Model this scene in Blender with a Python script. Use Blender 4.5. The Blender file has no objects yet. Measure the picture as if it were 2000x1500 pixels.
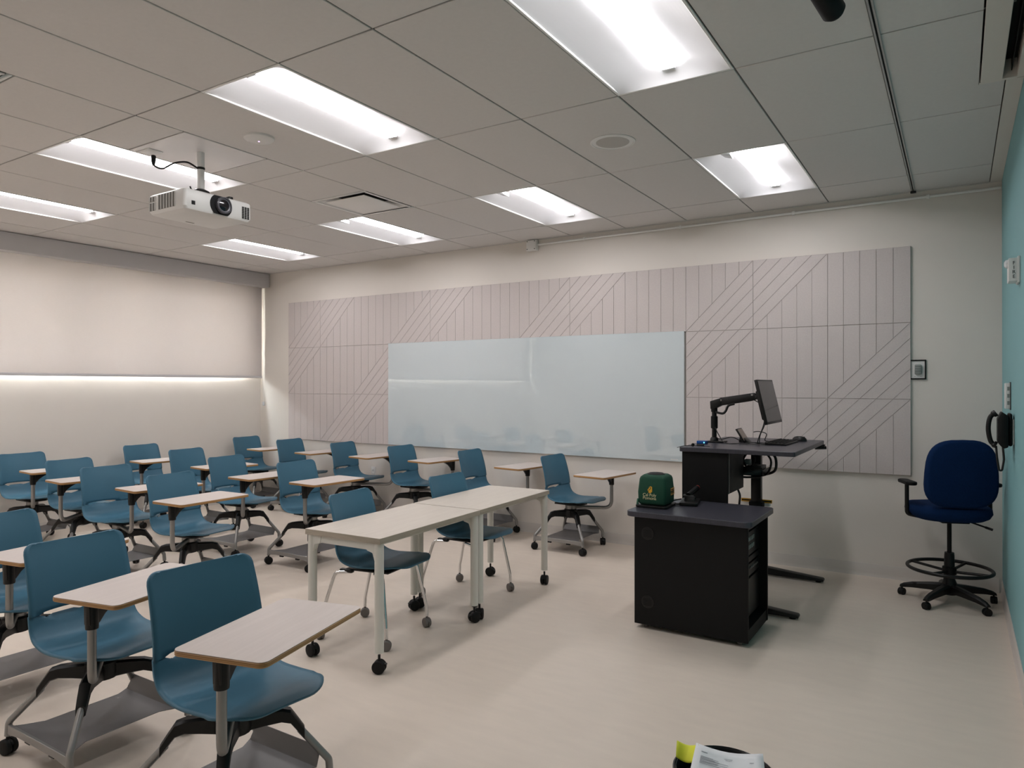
import bpy, bmesh, math, random
from mathutils import Vector, Matrix
random.seed(7)
scene = bpy.context.scene
COL = scene.collection
PI = math.pi

# ------------------------------------------------------------------ camera, world, exposure
CAM_Z = 1.56
cam_data = bpy.data.cameras.new('camera')
cam_data.sensor_width = 36.0
cam_data.lens = 1378.73 * 36.0 / 2000.0
cam_data.clip_start = 0.02
cam = bpy.data.objects.new('camera', cam_data)
COL.objects.link(cam)
cam.location = (0, 0, CAM_Z)
cam.rotation_euler = (PI / 2 + 0.00208, 0, 0.56365)
scene.camera = cam

world = bpy.data.worlds.new('world')
scene.world = world
world.use_nodes = True
bg = world.node_tree.nodes['Background']
bg.inputs['Color'].default_value = (0.94, 0.95, 1.0, 1)
bg.inputs['Strength'].default_value = 36.0
scene.view_settings.view_transform = 'Standard'
scene.view_settings.look = 'None'
scene.view_settings.gamma = 1.0
scene.view_settings.exposure = 0.0
scene.view_settings.use_curve_mapping = False
LAMP = 23.3           # radiance of the luminaire lenses
scene.cycles.max_bounces = 8
scene.cycles.diffuse_bounces = 4
scene.cycles.adaptive_threshold = 0.05
scene.cycles.transparent_max_bounces = 6
scene.cycles.caustics_reflective = False
scene.cycles.caustics_refractive = False
scene.cycles.sample_clamp_indirect = 40.0

# ------------------------------------------------------------------ materials
MATS = {}
def srgb(r, g, b):
    f = lambda c: ((c / 255) / 12.92) if c / 255 <= 0.04045 else (((c / 255) + 0.055) / 1.055) ** 2.4
    return (f(r), f(g), f(b), 1)

def mat(name, col, rough=0.5, metal=0.0, noise=0.0, nscale=8.0, bump=0.0, bscale=200.0, spec=0.5, coat=0.0,
        stretch=None, emit=None, estr=0.0):
    if name in MATS: return MATS[name]
    m = bpy.data.materials.new(name); m.use_nodes = True
    nt = m.node_tree; b = nt.nodes['Principled BSDF']
    b.inputs['Base Color'].default_value = col
    b.inputs['Roughness'].default_value = rough
    b.inputs['Metallic'].default_value = metal
    b.inputs['Specular IOR Level'].default_value = spec
    b.inputs['Coat Weight'].default_value = coat
    if emit:
        b.inputs['Emission Color'].default_value = emit
        b.inputs['Emission Strength'].default_value = estr
    tc = nt.nodes.new('ShaderNodeTexCoord')
    mp = nt.nodes.new('ShaderNodeMapping')
    nt.links.new(tc.outputs['Object'], mp.inputs['Vector'])
    if stretch: mp.inputs['Scale'].default_value = stretch
    if noise > 0:
        n = nt.nodes.new('ShaderNodeTexNoise'); n.inputs['Scale'].default_value = nscale
        n.inputs['Detail'].default_value = 6
        nt.links.new(mp.outputs['Vector'], n.inputs['Vector'])
        mr = nt.nodes.new('ShaderNodeMapRange')
        mr.inputs['From Min'].default_value = 0.25; mr.inputs['From Max'].default_value = 0.75
        mr.inputs['To Min'].default_value = 1 - noise; mr.inputs['To Max'].default_value = 1 + noise
        nt.links.new(n.outputs['Fac'], mr.inputs['Value'])
        mx = nt.nodes.new('ShaderNodeVectorMath'); mx.operation = 'SCALE'
        mx.inputs[0].default_value = col[:3]
        nt.links.new(mr.outputs['Result'], mx.inputs['Scale'])
        nt.links.new(mx.outputs['Vector'], b.inputs['Base Color'])
    if bump > 0:
        n2 = nt.nodes.new('ShaderNodeTexNoise'); n2.inputs['Scale'].default_value = bscale
        n2.inputs['Detail'].default_value = 3
        nt.links.new(mp.outputs['Vector'], n2.inputs['Vector'])
        bp = nt.nodes.new('ShaderNodeBump'); bp.inputs['Strength'].default_value = bump
        bp.inputs['Distance'].default_value = 0.002
        nt.links.new(n2.outputs['Fac'], bp.inputs['Height'])
        nt.links.new(bp.outputs['Normal'], b.inputs['Normal'])
    MATS[name] = m
    return m

WALL = mat('painted_wall', srgb(226, 220, 212), 0.6, noise=0.015, nscale=3, bump=0.08, bscale=140)
TEAL = mat('teal_paint', srgb(128, 178, 182), 0.6, noise=0.02, nscale=3, bump=0.08, bscale=140)
FLOOR = mat('linoleum', srgb(220, 207, 193), 0.38, noise=0.035, nscale=5, bump=0.02, bscale=60, spec=0.4, stretch=(1, 3.5, 1))
BASE = mat('rubber_base', srgb(206, 200, 193), 0.5, noise=0.02)
TILE = mat('ceiling_tile_mineral', srgb(219, 216, 213), 0.9, noise=0.02, nscale=40, bump=0.15, bscale=300, spec=0.1)
GRID = mat('ceiling_grid_metal', srgb(104, 102, 99), 0.6, noise=0.03)
FELT = mat('felt', srgb(206, 198, 195), 0.95, noise=0.05, nscale=90, bump=0.3, bscale=500, spec=0.05)
GLASSBOARD = mat('back_painted_glass', srgb(203, 215, 219), 0.0, noise=0.005, coat=1.0, spec=0.6)
GLASSBOARD.node_tree.nodes['Principled BSDF'].inputs['Coat IOR'].default_value = 1.75
GLASSBOARD.node_tree.nodes['Principled BSDF'].inputs['Coat Roughness'].default_value = 0.0
BLUE = mat('blue_plastic', srgb(66, 110, 132), 0.42, spec=0.35, noise=0.03, nscale=4, bump=0.12, bscale=500)
BLACKP = mat('black_plastic', srgb(17, 17, 17), 0.38, spec=0.35, noise=0.08, nscale=10)
BLACKM = mat('black_matte', srgb(10, 10, 11), 0.55, spec=0.25, noise=0.08, nscale=12)
RUBBER = mat('black_rubber', srgb(16, 16, 16), 0.6, spec=0.3, noise=0.08)
SILVER = mat('silver_paint', srgb(150, 149, 147), 0.35, metal=0.6, noise=0.03)
CHROME = mat('chrome', srgb(225, 225, 225), 0.07, metal=1.0, noise=0.01)
GREYWHEEL = mat('grey_wheel', srgb(112, 106, 102), 0.6, noise=0.06)
WHITEM = mat('white_enamel', srgb(236, 235, 232), 0.35, noise=0.01)
TABLELEG = mat('pale_leg_paint', srgb(222, 220, 212), 0.4, noise=0.015)
PLASTW = mat('white_plastic', srgb(228, 227, 224), 0.4, noise=0.015)
NAVY = mat('navy_fabric', srgb(15, 40, 78), 0.9, noise=0.12, nscale=120, bump=0.4, bscale=600, spec=0.1)
DARKLAM = mat('dark_laminate', srgb(54, 54, 63), 0.34, noise=0.22, nscale=14, stretch=(14, 1, 1))
GREENF = mat('green_foam', srgb(9, 66, 46), 0.8, noise=0.06, nscale=60, bump=0.2, bscale=500)
GOLD = mat('gold_print', srgb(226, 168, 44), 0.6, noise=0.03)
CREAM = mat('cream_print', srgb(222, 214, 170), 0.6, noise=0.02)
ORANGE = mat('orange_sticker', srgb(222, 160, 90), 0.6, noise=0.04)
REDP = mat('red_plastic', srgb(190, 66, 50), 0.4, noise=0.05)
BLUEHUB = mat('blue_metal', srgb(20, 84, 160), 0.3, metal=0.4, noise=0.04)
SCREEN = mat('monitor_glass', srgb(14, 16, 15), 0.12, noise=0.04, spec=0.6)
LCD = mat('panel_lcd', srgb(150, 132, 118), 0.25, noise=0.05)
PAPER = mat('paper', srgb(236, 236, 238), 0.7, noise=0.01)
YELLOW = mat('yellow_note', srgb(226, 228, 60), 0.7, noise=0.03)
INK = mat('grey_ink', srgb(120, 122, 128), 0.8, noise=0.05)
BAGP = mat('black_bag', srgb(18, 18, 20), 0.28, noise=0.1, bump=0.4, bscale=30)
DARKHOLE = mat('dark_slot', srgb(10, 10, 10), 0.8, noise=0.05)
VENTG = mat('grille_grey', srgb(120, 118, 114), 0.7, noise=0.05)
LENSG = mat('lens_grey', srgb(92, 92, 98), 0.3, noise=0.04)
GLASSDK = mat('lens_glass', srgb(12, 12, 20), 0.05, noise=0.02, spec=0.8)
VALANCE = mat('valance_grey', srgb(206, 204, 205), 0.45, noise=0.015)
ALU = mat('window_aluminium', srgb(170, 160, 148), 0.5, metal=0.2, noise=0.03)
REFL = mat('reflector_white', srgb(236, 236, 238), 0.45, noise=0.01)
CLEARP = mat('clear_lens', srgb(225, 230, 232), 0.1, noise=0.02, spec=0.7)
GREYP = mat('grey_plastic', srgb(140, 146, 142), 0.5, noise=0.03)
LED = mat('violet_led', srgb(200, 150, 230), 0.5, noise=0.01, emit=(0.75, 0.45, 1, 1), estr=4.0)
LEDC = mat('cyan_led', srgb(120, 220, 230), 0.5, noise=0.01, emit=(0.2, 0.9, 1, 1), estr=2.0)
LAMPM = mat('lamp_lens', srgb(250, 250, 250), 0.5, noise=0.005, emit=(1.0, 0.97, 0.99, 1), estr=LAMP)
CONCRETE = mat('outdoor_concrete', srgb(190, 184, 174), 0.9, noise=0.08, nscale=2)
STUCCO = mat('outdoor_stucco', srgb(206, 194, 178), 0.9, noise=0.05, nscale=2)
STUCCO2 = mat('outdoor_white', srgb(225, 224, 226), 0.9, noise=0.03, nscale=2)
DARKWIN = mat('outdoor_dark', srgb(96, 92, 90), 0.4, noise=0.05)

def wood_top(name, c1, c2, scale=(2.0, 26.0, 1)):
    m = bpy.data.materials.new(name); m.use_nodes = True; nt = m.node_tree; b = nt.nodes['Principled BSDF']
    b.inputs['Roughness'].default_value = 0.42
    tc = nt.nodes.new('ShaderNodeTexCoord'); mp = nt.nodes.new('ShaderNodeMapping'); mp.inputs['Scale'].default_value = scale
    n = nt.nodes.new('ShaderNodeTexNoise'); n.inputs['Scale'].default_value = 2.2; n.inputs['Detail'].default_value = 5
    r = nt.nodes.new('ShaderNodeValToRGB'); r.color_ramp.elements[0].color = c1; r.color_ramp.elements[1].color = c2
    r.color_ramp.elements[0].position = 0.3; r.color_ramp.elements[1].position = 0.7
    nt.links.new(tc.outputs['Object'], mp.inputs['Vector']); nt.links.new(mp.outputs['Vector'], n.inputs['Vector'])
    nt.links.new(n.outputs['Fac'], r.inputs['Fac']); nt.links.new(r.outputs['Color'], b.inputs['Base Color'])
    return m
TABTOP = wood_top('tablet_laminate', srgb(205, 194, 187), srgb(212, 201, 194), (26, 2, 1))
PLY = wood_top('plywood_edge', srgb(132, 92, 52), srgb(200, 156, 100), (1, 1, 170))
TABLETOP = wood_top('table_laminate', srgb(203, 193, 181), srgb(211, 202, 190), (26, 2, 1))
TABLEEDGE = wood_top('table_edgeband', srgb(168, 158, 142), srgb(184, 174, 158), (4, 4, 40))

def perforated():
    m = bpy.data.materials.new('perforated_steel'); m.use_nodes = True; nt = m.node_tree
    b = nt.nodes['Principled BSDF']; out = nt.nodes['Material Output']
    b.inputs['Base Color'].default_value = srgb(128, 126, 126); b.inputs['Metallic'].default_value = 0.3
    b.inputs['Roughness'].default_value = 0.45
    tc = nt.nodes.new('ShaderNodeTexCoord'); v = nt.nodes.new('ShaderNodeTexVoronoi')
    v.inputs['Scale'].default_value = 150; v.inputs['Randomness'].default_value = 0.0
    nt.links.new(tc.outputs['Object'], v.inputs['Vector'])
    lt = nt.nodes.new('ShaderNodeMath'); lt.operation = 'LESS_THAN'; lt.inputs[1].default_value = 0.27
    nt.links.new(v.outputs['Distance'], lt.inputs[0])
    tr = nt.nodes.new('ShaderNodeBsdfTransparent'); mx = nt.nodes.new('ShaderNodeMixShader')
    nt.links.new(lt.outputs[0], mx.inputs[0]); nt.links.new(b.outputs[0], mx.inputs[1]); nt.links.new(tr.outputs[0], mx.inputs[2])
    nt.links.new(mx.outputs[0], out.inputs['Surface'])
    return m
PERF = perforated()

def blind_fabric():
    m = bpy.data.materials.new('blind_fabric'); m.use_nodes = True; nt = m.node_tree
    out = nt.nodes['Material Output']; nt.nodes.remove(nt.nodes['Principled BSDF'])
    tc = nt.nodes.new('ShaderNodeTexCoord'); mp = nt.nodes.new('ShaderNodeMapping'); mp.inputs['Scale'].default_value = (1, 30, 400)
    n = nt.nodes.new('ShaderNodeTexNoise'); n.inputs['Scale'].default_value = 1.0
    nt.links.new(tc.outputs['Object'], mp.inputs['Vector']); nt.links.new(mp.outputs['Vector'], n.inputs['Vector'])
    r = nt.nodes.new('ShaderNodeValToRGB'); r.color_ramp.elements[0].color = srgb(214, 207, 203); r.color_ramp.elements[1].color = srgb(222, 215, 211)
    nt.links.new(n.outputs['Fac'], r.inputs['Fac'])
    d = nt.nodes.new('ShaderNodeBsdfDiffuse'); t = nt.nodes.new('ShaderNodeBsdfTranslucent'); tr = nt.nodes.new('ShaderNodeBsdfTransparent')
    nt.links.new(r.outputs['Color'], d.inputs['Color']); nt.links.new(r.outputs['Color'], t.inputs['Color'])
    m1 = nt.nodes.new('ShaderNodeMixShader'); m1.inputs[0].default_value = 0.150
    nt.links.new(d.outputs[0], m1.inputs[1]); nt.links.new(t.outputs[0], m1.inputs[2])
    m2 = nt.nodes.new('ShaderNodeMixShader'); m2.inputs[0].default_value = 0.028
    nt.links.new(m1.outputs[0], m2.inputs[1]); nt.links.new(tr.outputs[0], m2.inputs[2])
    nt.links.new(m2.outputs[0], out.inputs['Surface'])
    return m
BLIND = blind_fabric()

def pane_glass():
    m = bpy.data.materials.new('window_glass'); m.use_nodes = True; nt = m.node_tree
    out = nt.nodes['Material Output']; nt.nodes.remove(nt.nodes['Principled BSDF'])
    g = nt.nodes.new('ShaderNodeBsdfGlossy'); g.inputs['Roughness'].default_value = 0.02
    t = nt.nodes.new('ShaderNodeBsdfTransparent'); t.inputs['Color'].default_value = (0.93, 0.96, 0.95, 1)
    mx = nt.nodes.new('ShaderNodeMixShader'); mx.inputs[0].default_value = 0.04
    nt.links.new(t.outputs[0], mx.inputs[1]); nt.links.new(g.outputs[0], mx.inputs[2])
    nt.links.new(mx.outputs[0], out.inputs['Surface'])
    return m
PANE = pane_glass()

# ------------------------------------------------------------------ mesh helpers
class MB:
    def __init__(s): s.v = []; s.f = []; s.m = []
    def add(s, vs, fs, mi=0):
        o = len(s.v); s.v += [tuple(p) for p in vs]
        for f in fs: s.f.append([i + o for i in f]); s.m.append(mi)
        return s
    def box(s, x0, x1, y0, y1, z0, z1, mi=0):
        return s.add([(x0,y0,z0),(x1,y0,z0),(x1,y1,z0),(x0,y1,z0),(x0,y0,z1),(x1,y0,z1),(x1,y1,z1),(x0,y1,z1)],
                     [(0,3,2,1),(4,5,6,7),(0,1,5,4),(1,2,6,5),(2,3,7,6),(3,0,4,7)], mi)
    def obox(s, c, size, M=None, mi=0):
        M = M or Matrix.Identity(3); hx, hy, hz = [k / 2 for k in size]; c = Vector(c)
        vs = [c + M @ Vector((sx*hx, sy*hy, sz*hz)) for sz in (-1, 1) for sx, sy in ((-1,-1),(1,-1),(1,1),(-1,1))]
        return s.add(vs, [(0,3,2,1),(4,5,6,7),(0,1,5,4),(1,2,6,5),(2,3,7,6),(3,0,4,7)], mi)
    def tube(s, path, r, n=10, caps=True, mi=0):
        path = [Vector(p) for p in path]; k = len(path)
        rs = r if isinstance(r, (list, tuple)) else [r] * k
        t0 = (path[1] - path[0]).normalized()
        up = Vector((0, 0, 1)) if abs(t0.z) < 0.9 else Vector((1, 0, 0))
        nrm = t0.cross(up).normalized(); rings = []; vs = []
        for i in range(k):
            if i == 0: t = t0
            elif i == k - 1: t = (path[-1] - path[-2]).normalized()
            else: t = ((path[i] - path[i-1]).normalized() + (path[i+1] - path[i]).normalized()).normalized()
            nrm = (nrm - t * nrm.dot(t)).normalized(); bn = t.cross(nrm)
            for j in range(n):
                a = 2 * PI * j / n; vs.append(path[i] + (nrm * math.cos(a) + bn * math.sin(a)) * rs[i])
        fs = []
        for i in range(k - 1):
            for j in range(n):
                fs.append((i*n+j, i*n+(j+1)%n, (i+1)*n+(j+1)%n, (i+1)*n+j))
        if caps: fs.append(tuple(range(n))[::-1]); fs.append(tuple((k-1)*n + j for j in range(n)))
        return s.add(vs, fs, mi)
    def cyl(s, p0, p1, r, n=18, mi=0): return s.tube([p0, p1], r, n, True, mi)
    def lathe(s, prof, n=24, c=(0, 0, 0), mi=0, M=None):
        vs = []; M = M or Matrix.Identity(3)
        for r, z in prof:
            for j in range(n):
                a = 2 * PI * j / n; vs.append(Vector(c) + M @ Vector((r*math.cos(a), r*math.sin(a), z)))
        fs = []
        for i in range(len(prof) - 1):
            for j in range(n): fs.append((i*n+j, i*n+(j+1)%n, (i+1)*n+(j+1)%n, (i+1)*n+j))
        if prof[0][0] > 1e-6: fs.append(tuple(range(n))[::-1])
        if prof[-1][0] > 1e-6: fs.append(tuple((len(prof)-1)*n + j for j in range(n)))
        return s.add(vs, fs, mi)
    def extrude(s, pts, vec, mi=0, mside=None):
        n = len(pts); pts = [Vector(p) for p in pts]; vec = Vector(vec)
        o = len(s.v); s.v += [tuple(p) for p in pts] + [tuple(p + vec) for p in pts]
        s.f.append([o + i for i in range(n)][::-1]); s.m.append(mi)
        s.f.append([o + n + i for i in range(n)]); s.m.append(mi)
        for i in range(n):
            s.f.append([o+i, o+(i+1)%n, o+n+(i+1)%n, o+n+i]); s.m.append(mi if mside is None else mside)
        return s
    def mesh(s, name, mats, bevel=0.0, seg=2, smooth=40, weld=True):
        me = bpy.data.meshes.new(name); me.from_pydata(s.v, [], s.f)
        if not isinstance(mats, (list, tuple)): mats = [mats]
        for m in mats: me.materials.append(m)
        for p, mi in zip(me.polygons, s.m): p.material_index = mi
        bm = bmesh.new(); bm.from_mesh(me)
        if weld: bmesh.ops.remove_doubles(bm, verts=bm.verts, dist=1e-6)
        bmesh.ops.recalc_face_normals(bm, faces=bm.faces)
        if bevel > 0:
            ed = [e for e in bm.edges if len(e.link_faces) == 2 and e.calc_face_angle(0) > math.radians(35)]
            bmesh.ops.bevel(bm, geom=ed, offset=bevel, segments=seg, profile=0.5, affect='EDGES', clamp_overlap=True)
        if smooth:
            for f in bm.faces: f.smooth = True
            for e in bm.edges: e.smooth = not (len(e.link_faces) == 2 and e.calc_face_angle(0) > math.radians(smooth))
        bm.to_mesh(me); bm.free()
        return me
    def build(s, name, mats, parent=None, loc=None, rotz=None, **kw):
        return inst(name, s.mesh(name, mats, **kw), parent, loc, rotz)

def inst(name, me, parent=None, loc=None, rotz=None):
    o = bpy.data.objects.new(name, me); COL.objects.link(o)
    if parent: o.parent = parent
    if loc is not None: o.location = loc
    if rotz is not None: o.rotation_euler = (0, 0, rotz)
    return o
def thing(name, label, cat, loc=(0, 0, 0), rotz=0, group=None):
    o = inst(name, None, None, loc, rotz); o.empty_display_size = 0.1
    return tag(o, label, cat, group)
def tag(o, label, cat, group=None):
    o['label'] = label; o['category'] = cat
    if group: o['group'] = group
    return o
def struct(o, label=None, cat=None):
    o['kind'] = 'structure'
    if label: o['label'] = label
    if cat: o['category'] = cat
    return o
def fillet(pts, r, n=6):
    pts = [Vector(p) for p in pts]; out = [pts[0]]
    for i in range(1, len(pts) - 1):
        a = (pts[i-1] - pts[i]); b = (pts[i+1] - pts[i]); la, lb = a.length, b.length; a.normalize(); b.normalize()
        ang = a.angle(b); d = min(r / math.tan(ang / 2), la * 0.49, lb * 0.49)
        p0, p1 = pts[i] + a * d, pts[i] + b * d
        for k in range(n + 1):
            t = k / n; out.append((1-t)**2 * p0 + 2*t*(1-t) * pts[i] + t*t * p1)
    out.append(pts[-1]); return out
def spline(pts, n=8):
    pts = [Vector(p) for p in pts]; out = []
    for i in range(len(pts) - 1):
        p0 = pts[max(i-1, 0)]; p1 = pts[i]; p2 = pts[i+1]; p3 = pts[min(i+2, len(pts)-1)]
        for k in range(n):
            t = k / n
            out.append(0.5 * ((2*p1) + (p2-p0)*t + (2*p0-5*p1+4*p2-p3)*t*t + (3*p1-p0-3*p2+p3)*t**3))
    out.append(pts[-1]); return out
def rrect(x0, x1, y0, y1, r, n=5):
    out = []
    for cx, cy, a0 in ((x1-r, y1-r, 0), (x0+r, y1-r, 90), (x0+r, y0+r, 180), (x1-r, y0+r, 270)):
        for k in range(n + 1):
            a = math.radians(a0 + 90 * k / n); out.append((cx + r*math.cos(a), cy + r*math.sin(a)))
    return out
def text(name, body, size, m, loc, rot, parent=None, spacing=1.0, line=1.0, align='CENTER', scale=(1, 1, 1)):
    c = bpy.data.curves.new(name, 'FONT'); c.body = body; c.size = size; c.align_x = align; c.align_y = 'CENTER'
    c.space_character = spacing; c.space_line = line; c.extrude = 0.0004; c.resolution_u = 3
    c.materials.append(m)
    o = bpy.data.objects.new(name, c); COL.objects.link(o); o.location = loc; o.rotation_euler = rot; o.scale = scale
    bpy.context.view_layer.update()
    me = bpy.data.meshes.new_from_object(o.evaluated_get(bpy.context.evaluated_depsgraph_get()))
    bpy.data.objects.remove(o); bpy.data.curves.remove(c)
    o = bpy.data.objects.new(name, me); COL.objects.link(o); o.location = loc; o.rotation_euler = rot; o.scale = scale
    if parent: o.parent = parent
    return o

# ------------------------------------------------------------------ room shell
XL, XR, YB, YF, H = -8.23, 0.28, 6.455, -0.88, 3.10   # left (window) wall, teal wall, whiteboard wall, rear wall
struct(MB().box(XL-.3, XR+.2, YF-.2, YB+.2, -.12, 0).build('floor', FLOOR), 'speckled beige linoleum floor of the classroom', 'floor')
struct(MB().box(XL-.3, XR+.2, YB, YB+.15, 0, H+.3).build('wall_back', WALL), 'off white wall carrying the whiteboard', 'wall')
struct(MB().box(XR, XR+.15, YF-.2, YB, 0, H+.3).build('wall_right', TEAL), 'teal painted side wall', 'wall')
struct(MB().box(XL-.3, XR+.2, YF-.15, YF, 0, H+.3).build('wall_rear', WALL), 'off white rear wall behind the viewer', 'wall')
# window wall in four pieces round the opening
WY0, WY1, WZ0, WZ1 = -0.66, 6.24, 1.680, 2.93
WT = 0.22
wl = MB()
wl.box(XL-WT, XL, YF-.2, YB, 0, WZ0); wl.box(XL-WT, XL, YF-.2, YB, WZ1, H+.3)
wl.box(XL-WT, XL, YF-.2, WY0, WZ0, WZ1); wl.box(XL-WT, XL, WY1, YB, WZ0, WZ1)
struct(wl.build('wall_left', WALL), 'off white wall under the blind-covered window', 'wall')
win = struct(inst('window_1', None), 'long aluminium framed window behind the roller blind', 'window')
f = MB(); xa, xb = XL-.16, XL-.10
f.box(xa, xb, WY0, WY1, WZ0, WZ0+.05); f.box(xa, xb, WY0, WY1, WZ1-.05, WZ1)
f.box(xa, xb, WY0, WY0+.05, WZ0+.05, WZ1-.05); f.box(xa, xb, WY1-.05, WY1, WZ0+.05, WZ1-.05)
f.build('window_frame', ALU, win)
ys = [WY0+.05] + [-.16, .91, 1.98, 2.98, 4.05, 5.12] + [WY1-.05]
for y in ys[1:-1]: MB().box(xa, xb, y-.035, y+.035, WZ0+.05, WZ1-.05).build('mullion', ALU, win)
for a, b in zip(ys[:-1], ys[1:]): MB().box(xa+.025, xa+.031, a+.02, b-.02, WZ0+.05, WZ1-.05).build('pane', PANE, win)
# base boards
def baseboard(name, pts, label):
    struct(MB().extrude(pts[0], pts[1]).build(name, BASE), label, 'baseboard')
prof = lambda s: [(0, 0), (s*.014, 0), (s*.010, .012), (s*.006, .03), (s*.005, .098), (s*.003, .102), (0, .102)]
baseboard('baseboard_back', ([(XL+.02, YB-.0005-p, z) for p, z in prof(1)], (XR-XL-.04, 0, 0)), 'pale rubber base along the whiteboard wall')
baseboard('baseboard_right', ([(XR-.0005-p, YF+.02, z) for p, z in prof(1)], (0, YB-YF-.04, 0)), 'pale rubber base along the teal wall')
baseboard('baseboard_left', ([(XL+.0005+p, YF+.02, z) for p, z in prof(1)], (0, YB-YF-.04, 0)), 'pale rubber base along the window wall')

# ------------------------------------------------------------------ ceiling: grid of 2 x 4 ft tiles
GX, GY, TX, TY = -1.5285, 3.479, 0.610, 1.2235
ceil = struct(MB().box(XL-.3, XR+.2, YF-.2, YB+.1, H+.20, H+.26).build('ceiling', GRID), 'white tiled suspended ceiling', 'ceiling')
lights_ij = [(i, j) for j in (-3, -1, 1) for i in (-9, -6, -3, 0) if (i, j) != (0, -3)]
cut2 = {(-5, -2): 'a', (-5, -1): 'b', (-5, 0): 'c'}   # cells that hold a 2 x 2 ft unit
G = 0.0048
def tile_mesh(x0, x1, y0, y1):
    m = MB(); m.box(x0+G, x1-G, y0+G, y1-G, H, H+.016); return m
full = tile_mesh(0, TX, 0, TY).mesh('ceiling_tile', TILE, bevel=.0025, seg=1)
half = tile_mesh(0, TX, 0, TY/2).mesh('ceiling_tile', TILE, bevel=.0025, seg=1)
slivers = MB()
for i in range(-12, 4):
    for j in range(-5, 4):
        x0, y0 = GX + TX*i, GY + TY*j
        x1, y1 = x0 + TX, y0 + TY
        if (i, j) in lights_ij: continue
        if (i, j) in cut2:
            k = cut2[(i, j)]
            if k == 'a': inst('ceiling_tile', half, ceil, (x0, y0 + TY/2, 0))
            elif k == 'b':
                MB().box(x0+G, x1-G, y0+G, y0+.30-G, H, H+.016).build('ceiling_tile', TILE, ceil)
                MB().box(x0+G, x1-G, y0+.30+TX+G, y1-G, H, H+.016).build('ceiling_tile', TILE, ceil)
            else: inst('ceiling_tile', half, ceil, (x0, y0, 0))
            continue
        cx0, cx1, cy0, cy1 = max(x0, XL+.005), min(x1, XR-.075), max(y0, YF+.005), min(y1, YB-.012)
        if cx1 - cx0 < .05 or cy1 - cy0 < .05: continue
        if i >= 2: # the right-hand strip is interrupted by the slot diffuser
            if cy0 < 4.32:
                if cx0 > .05: continue
                if cy1 > 4.32: MB().box(.09, cx1-G, 4.33, cy1-G, H, H+.016).build('ceiling_tile', TILE, ceil)
                cx1 = .09 + G
            if cx1 - cx0 < .03: continue
        if (cx0, cx1, cy0, cy1) == (x0, x1, y0, y1): inst('ceiling_tile', full, ceil, (x0, y0, 0))
        else: MB().box(cx0+G, cx1-G, cy0+G, cy1-G, H, H+.016).build('ceiling_tile', TILE, ceil)
# T-bars behind the tile joints
tb = MB()
for i in range(-11, 4):
    x = GX + TX*i
    if x < XR-.08: tb.box(x-.007, x+.007, YF, YB-.01, H+.006, H+.02)
for j in range(-4, 4):
    y = GY + TY*j
    if y < YB: tb.box(XL, XR-.08, y-.007, y+.007, H+.0065, H+.0205)
tbo = tb.build('grid_bars', GRID, ceil, weld=False); tbo['kind'] = 'stuff'
# plaster border on the teal side, wall angle on the whiteboard side
MB().box(XR-.074, XR-.001, 4.33, YB-.012, H-.002, H+.02).build('border_strip', WALL, ceil)
MB().box(XL+.01, XR-.002, YB-.012, YB-.001, H-.004, H+.015).build('wall_angle', TILE, ceil)

# ------------------------------------------------------------------ recessed lights
def light_meshes():
    d = {}
    W, L = TX - .002, TY - .002; w2, l2 = W/2, L/2
    fr = MB(); t = .014
    fr.box(-w2, w2, -l2, -l2+t, -.001, .012); fr.box(-w2, w2, l2-t, l2, -.001, .012)
    fr.box(-w2, -w2+t, -l2+t, l2-t, -.003, .012); fr.box(w2-t, w2, -l2+t, l2-t, -.003, .012)
    d['frame'] = fr.mesh('frame', WHITEM, bevel=.002, seg=1)
    pan = MB(); n = 10; a = w2 - t; ends = (-l2+t, l2-t); lw = .084
    prof = []
    for k in range(n + 1):
        u = k / n; x = -a + (a - lw) * u
        prof.append((x, .006 + .070 * math.sin(u * PI/2)))
    prof = prof + [(-x, z) for x, z in reversed(prof)]
    vs = []; yin = .075
    for y, zz in ((ends[0], 0), (ends[0]+yin, 1), (ends[1]-yin, 1), (ends[1], 0)):
        for x, z in prof: vs.append((x, y, z if zz else .0005))
    k = len(prof); fs = []
    for r in range(3):
        for c in range(k - 1): fs.append((r*k+c, r*k+c+1, (r+1)*k+c+1, (r+1)*k+c))
    pan.add(vs, fs); d['reflector'] = pan.mesh('reflector', REFL, smooth=50)
    hs = MB(); hs.box(-w2, w2, -l2, l2, .11, .13)
    d['housing'] = hs.mesh('housing', GRID)
    ln = MB(); sec = [(-lw, .074), (-lw*.9, .064), (-lw*.6, .056), (0, .053), (lw*.6, .056), (lw*.9, .064), (lw, .074)]
    yl = l2 - .085; vs = []
    for y, s_ in ((-yl-.02, .1), (-yl, 1), (yl, 1), (yl+.02, .1)):
        for x, z in sec: vs.append((x*(.9 if s_ < 1 else 1), y, .0745 - (.0745-z)*s_))
    k = len(sec); fs = []
    for r in range(3):
        for c in range(k - 1): fs.append((r*k+c, r*k+c+1, (r+1)*k+c+1, (r+1)*k+c))
    ln.add(vs, fs); d['lens'] = ln.mesh('lens', LAMPM, smooth=50)
    ec = MB(); ec.box(-.034, .034, 0, .018, .040, .072); d['end_cap'] = ec.mesh('end_cap', REFL, bevel=.003, seg=1)
    sd = MB(); sd.add([(0, 0, 0), (-.07, .0, .01), (-.06, .10, .012), (-.01, .12, 0), (0, 0, .03), (-.07, 0, .035), (-.06, .1, .035), (-.01, .12, .03)],
                      [(0,1,2,3),(4,5,6,7),(0,1,5,4),(1,2,6,5),(2,3,7,6),(3,0,4,7)])
    d['sensor'] = sd.mesh('sensor', CLEARP, bevel=.004, seg=2)
    return d
LM = light_meshes()
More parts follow.
